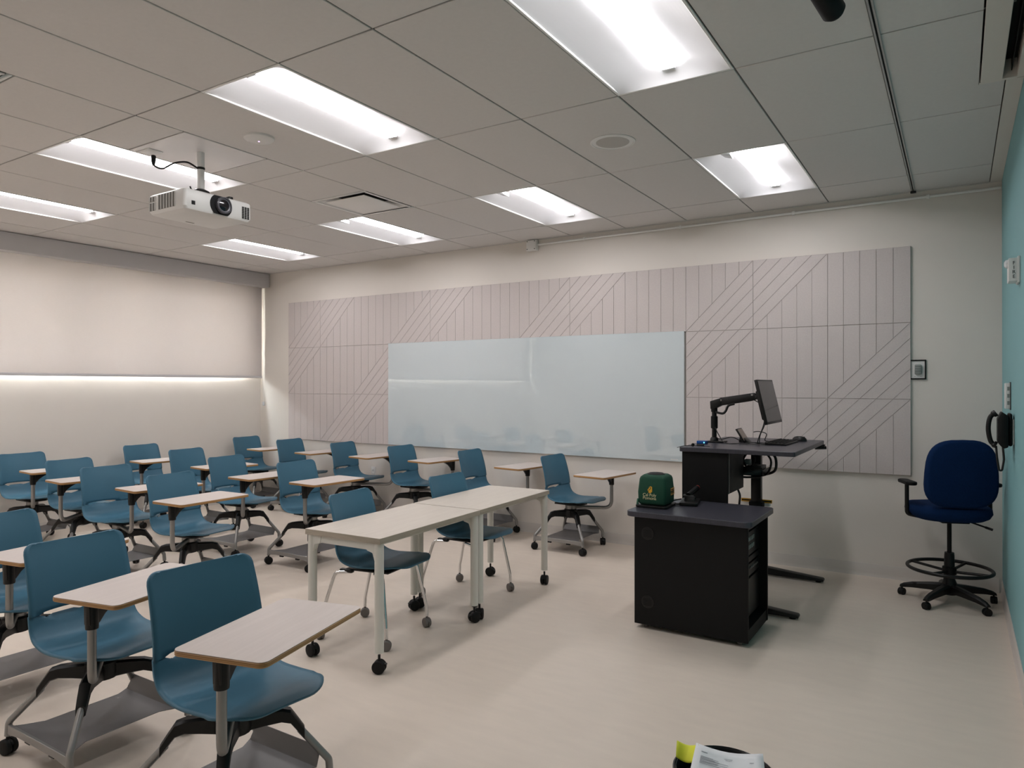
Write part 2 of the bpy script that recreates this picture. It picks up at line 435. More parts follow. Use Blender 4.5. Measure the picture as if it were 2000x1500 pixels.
LLAB = {(-9, -1): 'recessed ceiling light at the left picture edge above the blind',
        (-6, -1): 'recessed ceiling light just behind the projector pole',
        (-3, -1): 'recessed ceiling light between the projector and the round speaker',
        (0, -1): 'largest recessed ceiling light at the top edge',
        (-9, 1): 'smallest recessed ceiling light, nearest the window and whiteboard corner',
        (-6, 1): 'recessed ceiling light just past the square air diffuser',
        (-3, 1): 'recessed ceiling light above the left half of the whiteboard',
        (0, 1): 'short-looking recessed ceiling light above the right panels and desk',
        (-9, -3): 'recessed ceiling light at the rear, nearest the window wall',
        (-6, -3): 'recessed ceiling light at the rear, second from the window wall',
        (-3, -3): 'recessed ceiling light at the rear, third from the window wall'}
for (i, j) in lights_ij:
    t = thing('ceiling_light', LLAB[(i, j)], 'ceiling light', (GX + TX*(i+.5), GY + TY*(j+.5), H), 0, 'recessed ceiling lights')
    for k in ('frame', 'reflector', 'housing', 'lens'): inst(k, LM[k], t)
    inst('end_cap', LM['end_cap'], t, (0, TY/2-.088, 0)); inst('end_cap', LM['end_cap'], t, (0, -TY/2+.070, 0))
    if j == 1 and i > -9: inst('sensor', LM['sensor'], t, (-.075, -TY/2+.10, .02))

# ------------------------------------------------------------------ ceiling fittings
def diffuser(label, x0, y0):
    t = thing('air_diffuser', label, 'air vent', (x0+TX/2, y0+TX/2, H), 0, 'square air diffusers'); s = TX/2 - .004
    m = MB(); b = .03
    m.box(-s, s, -s, -s+b, -.002, .01); m.box(-s, s, s-b, s, -.002, .01); m.box(-s, -s+b, -s+b, s-b, -.002, .01); m.box(s-b, s, -s+b, s-b, -.002, .01)
    m.build('frame', WHITEM, t, bevel=.002, seg=1)
    c = MB(); q = s - b
    ring = lambda r, z: [(-r, -r, z), (r, -r, z), (r, r, z), (-r, r, z)]
    c.add(ring(q, .004) + ring(q*.72, .06), [(k, (k+1) % 4, 4+(k+1) % 4, 4+k) for k in range(4)])
    c.build('cone', WHITEM, t)
    MB().box(-q*.75, q*.75, -q*.75, q*.75, .061, .07).build('duct', DARKHOLE, t)
    MB().box(-q*.80, q*.80, -q*.80, q*.80, -.006, .002).build('plaque', WHITEM, t, bevel=.003)
diffuser('square air diffuser with a dark gap, right of the projector', GX - 5*TX, GY + TY/2)
diffuser('square air diffuser at the upper left picture edge', GX - 5*TX, GY - 2*TY)

t = thing('ceiling_speaker', 'round white perforated speaker in the ceiling, right of centre', 'speaker', (-1.845, 4.11, H))
MB().lathe([(.142, .002), (.142, -.004), (.130, -.007), (.128, -.004)], 40).build('trim_ring', PLASTW, t)
MB().lathe([(.128, -.003), (.06, -.006), (.001, -.007)], 40).build('grille', mat('speaker_grille', srgb(190, 187, 182), .8, noise=.08, nscale=300), t)
t = thing('access_point', 'flat round white access point with a violet light', 'access point', (-3.665, 2.86, H))
MB().lathe([(.092, 0), (.09, -.012), (.078, -.022), (.04, -.026), (.001, -.027)], 40).build('body', PLASTW, t)
MB().lathe([(.006, -.0255), (.005, -.0275), (.0005, -.028)], 12).build('status_light', LED, t)

t = thing('slot_diffuser', 'long slot air diffuser with a black slit beside the teal wall', 'air vent', (0, 0, H))
MB().box(.098, .190, YF+.3, 4.30, -.004, .006).build('cover_plate', WALL, t, bevel=.002, seg=1)
MB().box(.190, .250, YF+.3, 4.30, .09, .10).build('duct', DARKHOLE, t)
MB().box(.250, .279, YF+.3, 4.32, -.003, .10).build('outer_flange', WALL, t)
MB().box(.186, .190, YF+.3, 4.30, .006, .09).build('inner_flange', DARKHOLE, t)
MB().box(.092, .250, 4.301, 4.326, -.003, .10).build('end_flange', WALL, t)
MB().box(.225, .229, YF+.3, 4.30, .03, .085).build('vane', DARKHOLE, t)

t = thing('ceiling_track', 'narrow metal ceiling track running to the whiteboard wall', 'track', (-.298, 0, H))
m = MB(); m.box(-.012, -.004, YF+.1, 6.40, -.008, .006); m.box(.004, .012, YF+.1, 6.40, -.008, .006); m.box(-.012, .012, YF+.1, 6.40, .002, .006)
m.build('channel', mat('track_metal', srgb(176, 178, 176), .4, metal=.5, noise=.03), t)
MB().box(-.004, .004, YF+.1, 6.40, -.001, .002).build('slit', DARKHOLE, t)
MB().box(-.02, .02, 6.385, 6.415, -.022, -.008).build('end_cap', BLACKP, t, bevel=.003)

t = thing('ceiling_camera', 'black camera hanging from the ceiling at the top edge', 'camera', (-.40, 2.72, H))
MB().lathe([(.05, 0), (.05, -.015), (.018, -.02)], 20).build('mount', BLACKP, t)
MB().cyl((0, 0, -.015), (0, 0, -.10), .014).build('stem', BLACKP, t)
M_ = Matrix.Rotation(math.radians(-35), 3, 'Y') @ Matrix.Rotation(math.radians(62), 3, 'X')
MB().lathe([(.03, -.09), (.042, -.075), (.042, .07), (.036, .085), (.036, .078), (.028, .075)], 24, (0, 0, -.155), M=M_).build('body', BLACKM, t)
MB().lathe([(.028, .074), (.015, .078), (.001, .079)], 24, (0, 0, -.155), M=M_).build('lens', GLASSDK, t)

# conduit and box along the top of the whiteboard wall
t = thing('cable_box', 'small square junction box where the wall conduit starts', 'junction box', (-3.807, YB, 3.04))
MB().box(-.062, .062, -.055, -.001, -.058, .056).build('body', WHITEM, t, bevel=.008)
MB().box(-.056, .056, -.060, -.055, -.052, .050).build('cover', WHITEM, t, bevel=.004)
for a, b in ((-.045, -.042), (.045, -.042), (-.045, .04), (.045, .04)): MB().cyl((a, -.0595, b), (a, -.063, b), .005, 8).build('screw', BLACKM, t)
t = thing('wall_conduit', 'thin painted conduit along the top of the whiteboard wall', 'conduit', (0, YB, 3.045))
MB().cyl((-3.746, -.018, 0), (XR-.005, -.018, 0), .011, 12).build('pipe', WHITEM, t)
for x in (-3.2, -2.2, -1.2, -.2): MB().box(x-.012, x+.012, -.032, -.001, -.015, .015).build('strap', WHITEM, t, bevel=.003)

# ------------------------------------------------------------------ roller blind
t = thing('roller_blind', 'long beige roller blind with grey valance over the window', 'blind', (XL, 0, 0))
MB().box(.004, .20, YF+.01, 6.445, 2.912, 3.094).build('valance', VALANCE, t, bevel=.003)
MB().box(.072, .0735, YF+.075, 6.415, 1.69, 2.93).build('fabric', BLIND, t)
MB().box(.066, .080, YF+.072, 6.418, 1.662, 1.692).build('bottom_bar', VALANCE, t, bevel=.003)
for y in (6.425, 6.437):
    MB().cyl((.090, y, 1.33), (.090, y, 2.92), .0016, 6).build('chain', PLASTW, t)
MB().box(.080, .100, 6.418, 6.445, 1.28, 1.335).build('chain_tensioner', CLEARP, t, bevel=.004)

# outside, seen faintly through the fabric
struct(MB().box(-40, XL-.6, -30, 40, -.9, -.5).build('ground_outside', CONCRETE), 'pale paving outside the window', 'ground')
t = thing('building_outside', 'pale building seen faintly through the blind', 'building', (-17, 3, -.5))
MB().box(-3, 0, -14, 16, 0, 3.2).build('lower_wall', STUCCO2, t)
MB().box(-3, -.4, -14, 16, 3.2, 7.5).build('upper_wall', STUCCO, t)
for k in range(12): MB().box(-.4, -.32, -14, 16, 3.35+k*.3, 3.47+k*.3).build('cladding_board', STUCCO, t)
for y in (-9, -3.2, 2.6, 8.4): MB().box(0, .25, y, y+.9, 0, 3.1).build('column', DARKWIN, t)

# ------------------------------------------------------------------ felt panels
PX0, PP, PZ0, PQ = -7.630, 0.6093, 0.842, 0.6095
felt = thing('felt_panel_wall', 'beige felt wall panelling with diagonal and vertical grooves', 'wall panels', (PX0, YB, PZ0))
TH = .022
def clip_half(poly, a, b, c):      # keep a*x+b*y+c >= 0
    out = []
    for i in range(len(poly)):
        p, q = poly[i], poly[(i+1) % len(poly)]
        dp, dq = a*p[0]+b*p[1]+c, a*q[0]+b*q[1]+c
        if dp >= 0: out.append(p)
        if (dp >= 0) != (dq >= 0):
            s_ = dp/(dp-dq); out.append((p[0]+(q[0]-p[0])*s_, p[1]+(q[1]-p[1])*s_))
    return out
def felt_tile(kind):
    m = MB(); e = .0006; S = PP; gap = .0023; n = 5; st = S/n
    m.box(e, S-e, -TH+.006, -.001, e, PQ-e)
    sq = [(e, e), (S-e, e), (S-e, S-e), (e, S-e)]
    def strip(poly):
        if len(poly) < 3: return
        area = abs(sum(poly[i][0]*poly[(i+1)%len(poly)][1]-poly[(i+1)%len(poly)][0]*poly[i][1] for i in range(len(poly))))/2
        if area < 2e-4: return
        sc = [(x, -TH+.0055, z) for x, z in poly]
        cx = sum(p[0] for p in poly)/len(poly); cz = sum(p[1] for p in poly)/len(poly)
        front = [(cx+(x-cx)*.992, -TH, cz+(z-cz)*.992) for x, z in poly]
        k = len(poly); o = sc + front
        m.add(o, [tuple(range(k, 2*k))] + [(i, (i+1)%k, k+(i+1)%k, k+i) for i in range(k)])
    def verts_in(region):
        for k in range(n):
            p = clip_half(region, 1, 0, -(k*st+gap/2)); p = clip_half(p, -1, 0, (k+1)*st-gap/2); strip(p)
    def diag_in(region, k0, k1):
        for k in range(k0, k1):       # band between z = x - k*st and z = x-(k+1)*st
            g = gap*.75
            p = clip_half(region, -1, 1, (k+1)*st-g); p = clip_half(p, 1, -1, -k*st-g); strip(p)
    up = clip_half(sq, -1, 1, -gap*.75); lo = clip_half(sq, 1, -1, -gap*.75)
    if kind == 'V': verts_in(sq)
    elif kind == 'T1': verts_in(up); diag_in(sq, 0, 5)
    else: diag_in(sq, -5, 0); verts_in(lo)
    return m.mesh('felt_tile', FELT, smooth=0, weld=False)
FT = {k: felt_tile(k) for k in ('V', 'T1', 'T2')}
for r in range(3):       # 0 bottom .. 2 top
    for c in range(1, 13):
        if r < 2 and 4 <= c <= 9: continue
        kind = {2: {1: 'T1', 2: 'T2', 0: 'V'}, 1: {0: 'T1', 1: 'T2', 2: 'V'}, 0: {2: 'T1', 0: 'T2', 1: 'V'}}[r][c % 3]
        inst('felt_tile', FT[kind], felt, ((c-1)*PP, 0, r*PQ))

# ------------------------------------------------------------------ whiteboard
t = thing('whiteboard', 'large glossy white glass board on the felt panels', 'whiteboard', (0, YB, 0))
MB().box(-5.832, -2.160, -.034, -.026, .846, 2.068).build('glass', GLASSBOARD, t, bevel=.0015, seg=1)
MB().box(-5.80, -2.19, -.026, -.002, .88, 2.03).build('backing', GREYP, t)
MB().box(-2.29, -2.22, -.0347, -.034, .862, .868).build('maker_mark', PLASTW, t)

# ------------------------------------------------------------------ wall fittings
t = thing('wall_control', 'white control plate in a black frame right of the felt panels', 'wall control', (-.270, YB, 1.686))
m = MB(); m.box(-.057, .057, -.012, -.001, .068, .078); m.box(-.057, .057, -.012, -.001, -.078, -.068)
m.box(-.057, -.047, -.012, -.001, -.068, .068); m.box(.047, .057, -.012, -.001, -.068, .068)
m.build('frame', BLACKP, t)
MB().box(-.047, .047, -.007, -.001, -.068, .068).build('plate', PLASTW, t)
MB().box(-.022, .026, -.03, -.007, -.038, .040).build('switch', GREYP, t, bevel=.008)
for z in (-.012, .006, .024): MB().box(-.018, .022, -.0315, -.03, z-.001, z+.001).build('switch_line', BLACKM, t)
for x in (-.02, .02): MB().cyl((x, -.006, -.055), (x, -.0085, -.055), .003, 8).build('screw', SILVER, t)
def outlet(label, x, z):
    t = thing('wall_outlet', label, 'outlet', (x, YB, z), 0, 'wall outlets')
    MB().box(-.036, .036, -.007, -.001, -.058, .058).build('plate', PLASTW, t, bevel=.003)
    for zz in (-.022, .022): MB().box(-.017, .017, -.010, -.007, zz-.014, zz+.014).build('socket', PLASTW, t, bevel=.003)
outlet('white wall outlet low behind the pair of tables', -3.86, .41)
outlet('white wall outlet under the left end of the whiteboard', -6.10, .50)

t = thing('fire_strobe', 'white fire alarm strobe lettered FIRE on the teal wall', 'fire alarm', (XR, 4.66, 2.18))
MB().box(-.052, -.001, -.05, .075, -.063, .062).build('body', PLASTW, t, bevel=.005)
MB().box(-.012, -.0005, -.056, .082, -.07, .07).build('back_plate', PLASTW, t, bevel=.003)
MB().lathe([(.024, 0), (.022, .010), (.012, .017), (.001, .018)], 18, (-.052, .0, .036), M=Matrix.Rotation(-PI/2, 3, 'Y')).build('strobe_lens', CLEARP, t)
for k, ch in enumerate('FIRE'):
    text('letter', ch, .026, BLACKM, (-.028, -.0503, .033 - k*.024), (PI/2, 0, 0), t)
t = thing('wall_keypad', 'slim white keypad above the wall phone on the teal wall', 'keypad', (XR, 5.46, 1.495))
MB().box(-.030, -.003, -.055, .055, -.082, .080).build('body', PLASTW, t, bevel=.004)
MB().box(-.004, -.0005, -.062, .060, -.088, .086).build('back_plate', BLACKP, t)
for z in (.045, 0, -.045): MB().box(-.020, -.008, -.0566, -.055, z-.012, z+.012).build('button', GREYP, t)
t = thing('wall_phone', 'black wall telephone with hanging handset on the teal wall', 'telephone', (XR, 5.15, 1.30))
MB().box(-.010, -.0005, -.055, .055, -.09, .06).build('wall_plate', PLASTW, t, bevel=.003)
MB().box(-.030, -.010, -.07, .07, -.10, .095).build('mount', BLACKM, t, bevel=.01)
MB().extrude([(-.03, -.09, -.105), (-.055, -.09, -.115), (-.082, -.09, -.08), (-.082, -.09, .06), (-.062, -.09, .105), (-.03, -.09, .08)], (0, .18, 0)).build('body', BLACKM, t, bevel=.008)
hp = spline([(-.088, -.05, -.095), (-.115, -.05, -.075), (-.128, -.05, 0), (-.118, -.05, .07), (-.088, -.05, .098)], 6)
MB().tube(hp, [.020]*4+[.013]*(len(hp)-8)+[.020]*4, 12).build('handset', BLACKP, t)
MB().tube(fillet([(-.09, -.05, -.10), (-.085, -.06, -.17), (-.075, -.06, -.245), (-.06, -.05, -.245), (-.05, -.04, -.18), (-.055, -.03, -.11)], .03), .006, 8).build('cord', BLACKP, t)

# ------------------------------------------------------------------ chairs
def shell_mesh():
    P = spline([(-.250, 0, .872), (-.216, 0, .77), (-.191, 0, .67), (-.177, 0, .585), (-.162, 0, .523), (-.128, 0, .478), (-.070, 0, .455),
                (.0, 0, .450), (.10, 0, .460), (.20, 0, .475), (.265, 0, .480), (.315, 0, .468)], 10)
    S = [0.0]
    for a, b in zip(P[:-1], P[1:]): S.append(S[-1] + (b - a).length)
    L = S[-1]
    def at(s):
        s = min(max(s, 0), L)
        for i in range(len(S) - 1):
            if s <= S[i+1]:
                u = (s - S[i]) / max(S[i+1] - S[i], 1e-9); p = P[i].lerp(P[i+1], u); d = (P[i+1] - P[i]).normalized()
                return p, Vector((-d.z, 0, d.x)) if True else None
    sf = next(S[i] for i in range(len(S)) if P[i].z <= .590)      # fold / slot position
    def width(s):
        w = .428 if s < .02 else None
        u = s / L
        pts = [(0, .430), (.2, .442), (.36, .450), (.5, .456), (.7, .456), (.9, .440), (1, .425)]
        for (a, wa), (b, wb) in zip(pts[:-1], pts[1:]):
            if u <= b: w = wa + (wb - wa) * (u - a) / (b - a); break
        for d, r in ((s, .045), (L - s, .125)):
            if d < r: w -= 2 * (r - math.sqrt(max(r*r - (r-d)**2, 0)))
        return w / 2
    rows = [0, .0015, .005, .011, .02, .03, .045] + [.045 + (sf - .07) * k / 9 for k in range(1, 10)]
    lowrows = [sf + .02 + (L - .125 - sf - .02) * k / 20 for k in range(21)] + [L-.10, L-.08, L-.06, L-.04, L-.026, L-.015, L-.007, L-.002, L]
    nv = 21; vv = [-1 + 2*k/(nv-1) for k in range(nv)]
    va, vb = -.80, .32
    grid = []
    def pt(s, v, lowered):
        p, n = at(s); n = Vector((-n.x, 0, -n.z)) if n.x < 0 and n.z < 0 else n
        d = at(min(s+.002, L))[0] - at(max(s-.002, 0))[0]; d.normalize()
        n = Vector((-d.z, 0, d.x))          # toward the sitter
        w = width(s); y = v * w
        u = s / L
        cup = .034 if u < .30 else (.034 + (.016-.034) * (u-.30)/.25 if u < .55 else (.016 * (1-(u-.55)/.3) if u < .85 else -.004))
        seatdip = 0
        off = cup * (abs(v)**2.2) * (w/.215)
        if lowered: off -= .007 * max(0, 1 - (s - sf)/.09)
        q = p + n * off; return (q.x, y, q.z)
    for s in rows: grid.append([pt(s, v, False) for v in vv])
    def hh(v):
        if va < v < vb:
            u = (v - va) / (vb - va); return .023 * (math.sin(PI * u) ** .6) * (1.15 - .5*u)
        return .0006
    grid.append([pt(sf - hh(v)*.35, v, False) for v in vv]); top = len(grid) - 1
    grid.append([pt(sf + hh(v)*1.2, v, True) for v in vv])
    for s in lowrows: grid.append([pt(s, v, True) for v in vv])
    m = MB(); vs = [p for r in grid for p in r]; fs = []
    for r in range(len(grid) - 1):
        for c in range(nv - 1):
            if r == top and va < (vv[c]+vv[c+1])/2 < vb: continue
            fs.append((r*nv+c, r*nv+c+1, (r+1)*nv+c+1, (r+1)*nv+c))
    m.add(vs, fs)
    me = m.mesh('seat_shell', BLUE, smooth=70, weld=False)
    return me
SHELL = shell_mesh()
def add_shell(parent, rz):
    o = inst('seat_shell', SHELL, parent, (0, 0, 0), rz)
    sol = o.modifiers.new('thick', 'SOLIDIFY'); sol.thickness = .009; sol.offset = -1
    return o

def caster_meshes(r, gap, w, wheelmat, stemh):
    wh = MB(); wh.lathe([(.004, -w/2), (r*.80, -w/2), (r*.95, -w/2+.003), (r, -w/2+.006), (r, w/2-.005), (r*.93, w/2), (.004, w/2)], 20, M=Matrix.Rotation(PI/2, 3, 'X'))
    st = MB(); st.tube([(0, 0, r*.9), (0, 0, stemh)], .0075, 10)
    pts = []
    for k in range(9):
        a = math.radians(20 + 140*k/8); pts.append(((r+.002)*math.cos(a)*.95, -gap*.35, r + (r*.98)*math.sin(a)))
    st.extrude(pts + [(0, -gap*.35, r*.8)], (0, gap*.7, 0))
    return wh.mesh('wheel', wheelmat), st.mesh('caster', wheelmat if wheelmat is GREYWHEEL else BLACKP)
CW, CS = caster_meshes(.033, .014, .022, RUBBER, .095)
TW, TS = caster_meshes(.036, .016, .024, RUBBER, .10)
GW, GS = caster_meshes(.030, .012, .020, GREYWHEEL, .08)
def caster(parent, loc, rz, wheel, stem, off):
    c = inst('caster', stem, parent, loc, rz)
    r = .033 if wheel is CW else (.036 if wheel is TW else .030)
    for s in (-1, 1): inst('wheel', wheel, c, (0, s*off, r))
    return c

# base casting: corners of the wheel base, rail side at -y, lip side at +y
CORN = [(-.255, -.255), (.255, -.255), (.215, .265), (-.215, .265)]
def base_meshes():
    d = {}
    d['bracket'] = MB().extrude([(-.13, -.09, .418), (.12, -.09, .418), (.15, -.06, .418), (.15, .06, .418), (.12, .09, .418), (-.13, .09, .418)], (0, 0, .018)).mesh('seat_bracket', BLACKP, bevel=.004, seg=1)
    d['collar'] = MB().lathe([(.050, .372), (.052, .376), (.052, .410), (.066, .414), (.085, .424), (.05, .426)], 24).mesh('swivel_collar', SILVER)
    d['cup'] = MB().lathe([(.056, .408), (.075, .416), (.10, .430), (.02, .432)], 24).mesh('seat_cup', BLACKP)
    d['hub'] = MB().lathe([(.035, .288), (.062, .296), (.068, .32), (.066, .365), (.05, .374), (.01, .375)], 20).mesh('base_hub', BLACKP)
    for k, (x, y) in enumerate(CORN):
        R = math.hypot(x, y); a = math.atan2(y, x)
        sec = [(.045, .364, .294, .029), (.11, .362, .302, .027), (.165, .358, .306, .024), (.198, .348, .296, .022), (.228, .304, .258, .0205), (.248, .274, .230, .0185)]
        m = MB(); vs = []
        for r, zt, zb, w in sec:
            # chamfered rectangular section
            for yy, z in ((-w, zb+.006), (-w, zt-.008), (-w*.6, zt), (w*.6, zt), (w, zt-.008), (w, zb+.006), (w*.6, zb), (-w*.6, zb)):
                vs.append((r*math.cos(a) - yy*math.sin(a), r*math.sin(a) + yy*math.cos(a), z))
        n = 8; fs = []
        for i in range(len(sec) - 1):
            for j in range(n): fs.append((i*n+j, i*n+(j+1)%n, (i+1)*n+(j+1)%n, (i+1)*n+j))
        fs += [tuple(range(n)), tuple((len(sec)-1)*n+j for j in range(n))]
        m.add(vs, fs); d['arm%d' % k] = m.mesh('base_arm', BLACKP, smooth=30)
        p = lambda r, z: (r*math.cos(a), r*math.sin(a), z)
        d['leg%d' % k] = MB().tube(fillet([p(.232, .266), p(R-.004, .135), p(R, .078)], .035, 5), .0140, 12).mesh('leg', SILVER)
    # tray: plate narrowing behind the rail, flared to an upturned lip
    z = .118; half = [(-.25, .236), (-.215, .205), (-.15, .165), (.16, .165), (.185, .178), (.215, .195)]
    pts = [(-x, y) for y, x in half] + [(x, y) for y, x in reversed(half)]
    m = MB(); m.extrude([(x, y, z) for x, y in pts], (0, 0, .003)); d['tray'] = m.mesh('tray', PERF, smooth=0)
    m = MB(); m.add([(-.195, .215, z), (.195, .215, z), (.185, .245, z+.062), (-.185, .245, z+.062), (-.195, .218, z), (.195, .218, z), (.185, .248, z+.062), (-.185, .248, z+.062)],
                    [(0,1,2,3),(4,5,6,7),(0,1,5,4),(1,2,6,5),(2,3,7,6),(3,0,4,7)]); d['lip'] = m.mesh('tray_lip', PERF, smooth=0)
    m = MB(); m.extrude([(x, -.262, zz) for x, zz in ((-.262, .092), (-.262, .128), (.262, .128), (.262, .092), (.24, .086), (.15, .096), (-.15, .096), (-.24, .086))], (0, .014, 0)); d['rail'] = m.mesh('rail', SILVER, bevel=.002, seg=1)
    m = MB(); [m.box(x-.02, x+.02, -.25, -.235, .08, .096) for x in (-.1, .1)]; d['clips'] = m.mesh('tray_clip', BLACKP)
    # tablet
    pts = rrect(-.172, .172, -.283, .283, .028, 5)
    m = MB(); m.extrude([(x, y, .728) for x, y in pts], (0, 0, .0175)); d['tablet'] = m.mesh('tablet_core', PLY, bevel=.003, seg=1)
    pts = rrect(-.1705, .1705, -.2815, .2815, .0265, 5)
    m = MB(); m.extrude([(x, y, .7455) for x, y in pts], (0, 0, .0012)); d['top'] = m.mesh('tablet_top', TABTOP, smooth=30)
    # wedge bracket below the tablet; post axis at tablet-local (-.05, -.20)
    m = MB(); zz = []
    prof = [(-.225, .728), (-.222, .63), (-.178, .63)] + [(-.178 + .20*(k/8)**1.0, .63 + .092*math.sin(PI/2*(k/8)**.75)) for k in range(1, 9)] + [(.04, .728)]
    m.extrude([(-.05-.016, y, z) for y, z in prof], (.032, 0, 0)); d['wedge'] = m.mesh('tablet_bracket', BLACKP, bevel=.005, seg=2)
    d['sleeve'] = MB().lathe([(.0235, .612), (.0245, .62), (.0245, .70), (.022, .727)], 18, (-.05, -.20, 0)).mesh('post_sleeve', BLACKP)
    return d
BM = base_meshes()

def tablet_chair(label, hub, seat, tc, ty, base=0.0, post=(-.05, -.20), group='blue tablet-arm chairs'):
    """hub: world xy of the swivel; seat: seat yaw deg (0 faces +x); tc: world xy of the tablet centre; ty: tablet yaw deg"""
    t = thing('tablet_chair', label, 'chair', (hub[0], hub[1], 0), 0, group)
    sy = math.radians(seat); by = math.radians(base)
    add_shell(t, sy)
    inst('seat_bracket', BM['bracket'], t, rotz=sy); inst('seat_cup', BM['cup'], t); inst('swivel_collar', BM['collar'], t); inst('base_hub', BM['hub'], t)
    cb, sb = math.cos(by), math.sin(by)
    for k, (x, y) in enumerate(CORN):
        inst('base_arm', BM['arm%d' % k], t, rotz=by); inst('leg', BM['leg%d' % k], t, rotz=by)
        caster(t, (x*cb - y*sb, x*sb + y*cb, 0), random.uniform(0, 2*PI), CW, CS, .0135)
    tr = inst('tray', BM['tray'], t, rotz=by); inst('tray_lip', BM['lip'], tr); inst('tray_clip', BM['clips'], tr)
    inst('rail', BM['rail'], t, rotz=by)
    a = math.radians(ty); tx, tyy = tc[0] - hub[0], tc[1] - hub[1]
    tab = inst('tablet', BM['tablet'], t, (tx, tyy, 0), a); inst('tablet_top', BM['top'], tab)
    ca, sa = math.cos(a), math.sin(a); ou, ov = post[0] + .05, post[1] + .20
    br = inst('tablet_bracket', BM['wedge'], t, (tx + ou*ca - ov*sa, tyy + ou*sa + ov*ca, 0), a); inst('post_sleeve', BM['sleeve'], br)
    px, py = tx + post[0]*ca - post[1]*sa, tyy + post[0]*sa + post[1]*ca
    L = math.hypot(px, py); ux, uy = px/L, py/L
    MB().tube(fillet([(ux*.045, uy*.045, .392), (px, py, .392), (px, py, .64)], .075, 8), .0165, 12).build('tablet_arm', SILVER, t)
    return t

CH = [
 # label, hub, seat yaw, tablet centre, tablet yaw
 ('blue tablet chair in the foreground, largest and nearest of all', (-2.245, 1.645), -3, (-1.95, 1.59), 14, 0),
 ('blue tablet chair in the front row, second from the aisle', (-3.15, 1.645), 2, (-2.85, 1.66), 12, 0),
 ('blue tablet chair cut off at the left picture edge in the front row', (-4.12, 1.72), 6, (-3.83, 1.78), 10, 0),
 ('blue tablet chair in the second row, nearest the two tables', (-4.955, 3.235), 6, (-4.64, 3.13), 2, 0),
 ('blue tablet chair in the second row, second from the tables', (-5.90, 3.22), 0, (-5.48, 3.32), -4, 0),
 ('blue tablet chair in the second row, second from the window', (-6.77, 3.36), 5, (-6.47, 3.26), -4, 0),
 ('blue tablet chair beside the window wall at the far left edge', (-7.79, 3.39), 2, (-7.40, 3.45), -5, 0),
 ('blue tablet chair in the third row, just behind the tables', (-4.84, 4.335), -1, (-4.59, 4.29), -2, 0),
 ('blue tablet chair in the third row, second from the tables', (-5.785, 4.32), 6, (-5.32, 4.23), -3, 0),
 ('blue tablet chair in the third row, second from the window', (-6.84, 4.58), 5, (-6.32, 4.52), -6, 0),
 ('blue tablet chair beside the window wall in the third row', (-7.78, 4.62), 4, (-7.38, 4.50), -6, 0),
 ('blue tablet chair in the far corner between window and whiteboard wall', (-7.84, 6.09), 3, (-7.53, 6.10), 172, 0),
 ('second tablet chair from the far corner along the whiteboard wall', (-7.00, 6.10), 3, (-6.63, 6.10), 172, 0),
 ('third tablet chair from the far corner along the whiteboard wall', (-6.06, 6.11), 5, (-5.73, 6.11), 174, 0),
 ('fourth tablet chair from the far corner along the whiteboard wall', (-5.16, 6.11), -2, (-4.85, 6.12), 172, 0),
 ('tablet chair at the whiteboard wall partly hidden by the farther table', (-4.18, 6.10), 1, (-3.73, 6.13), 172, 0, (.115, -.20)),
 ('tablet chair at the whiteboard wall nearest the black lectern desk', (-3.16, 6.06), -3, (-2.76, 5.98), 172, 0, (.07, -.22)),
]
for c in CH: tablet_chair(*c)

def caster_chair(label, hub, rz):
    t = thing('caster_chair', label, 'chair', (hub[0], hub[1], 0), rz, 'blue chairs with chrome legs at the tables')
    add_shell(t, 0)
    m = MB(); m.extrude([(-.11, -.17, .425), (.20, -.17, .43), (.20, .17, .43), (-.11, .17, .425)], (0, 0, .012)); m.build('seat_frame', BLACKP, t, bevel=.003, seg=1)
    for s in (-1, 1):
        MB().tube(fillet([(-.06, s*.17, .420), (-.17, s*.195, .412), (-.255, s*.228, .13), (-.257, s*.228, .07)], .045, 6), .0105, 12).build('leg', CHROME, t)
        MB().tube(fillet([(.10, s*.17, .420), (.175, s*.19, .415), (.225, s*.228, .13), (.228, s*.228, .07)], .03, 6), .0105, 12).build('leg', CHROME, t)
        caster(t, (-.257, s*.228, 0), .6*s, GW, GS, .0105); caster(t, (.228, s*.228, 0), -.5*s, GW, GS, .0105)
        MB().obox((-.10, s*.172, .424), (.09, .03, .02)).build('leg_socket', BLACKP, t, bevel=.004)
    return t
caster_chair('blue chair with chrome wheeled legs at the nearer table', (-3.10, 3.31), math.radians(8))
caster_chair('blue chair with chrome wheeled legs at the farther table', (-3.105, 4.30), math.radians(-1))

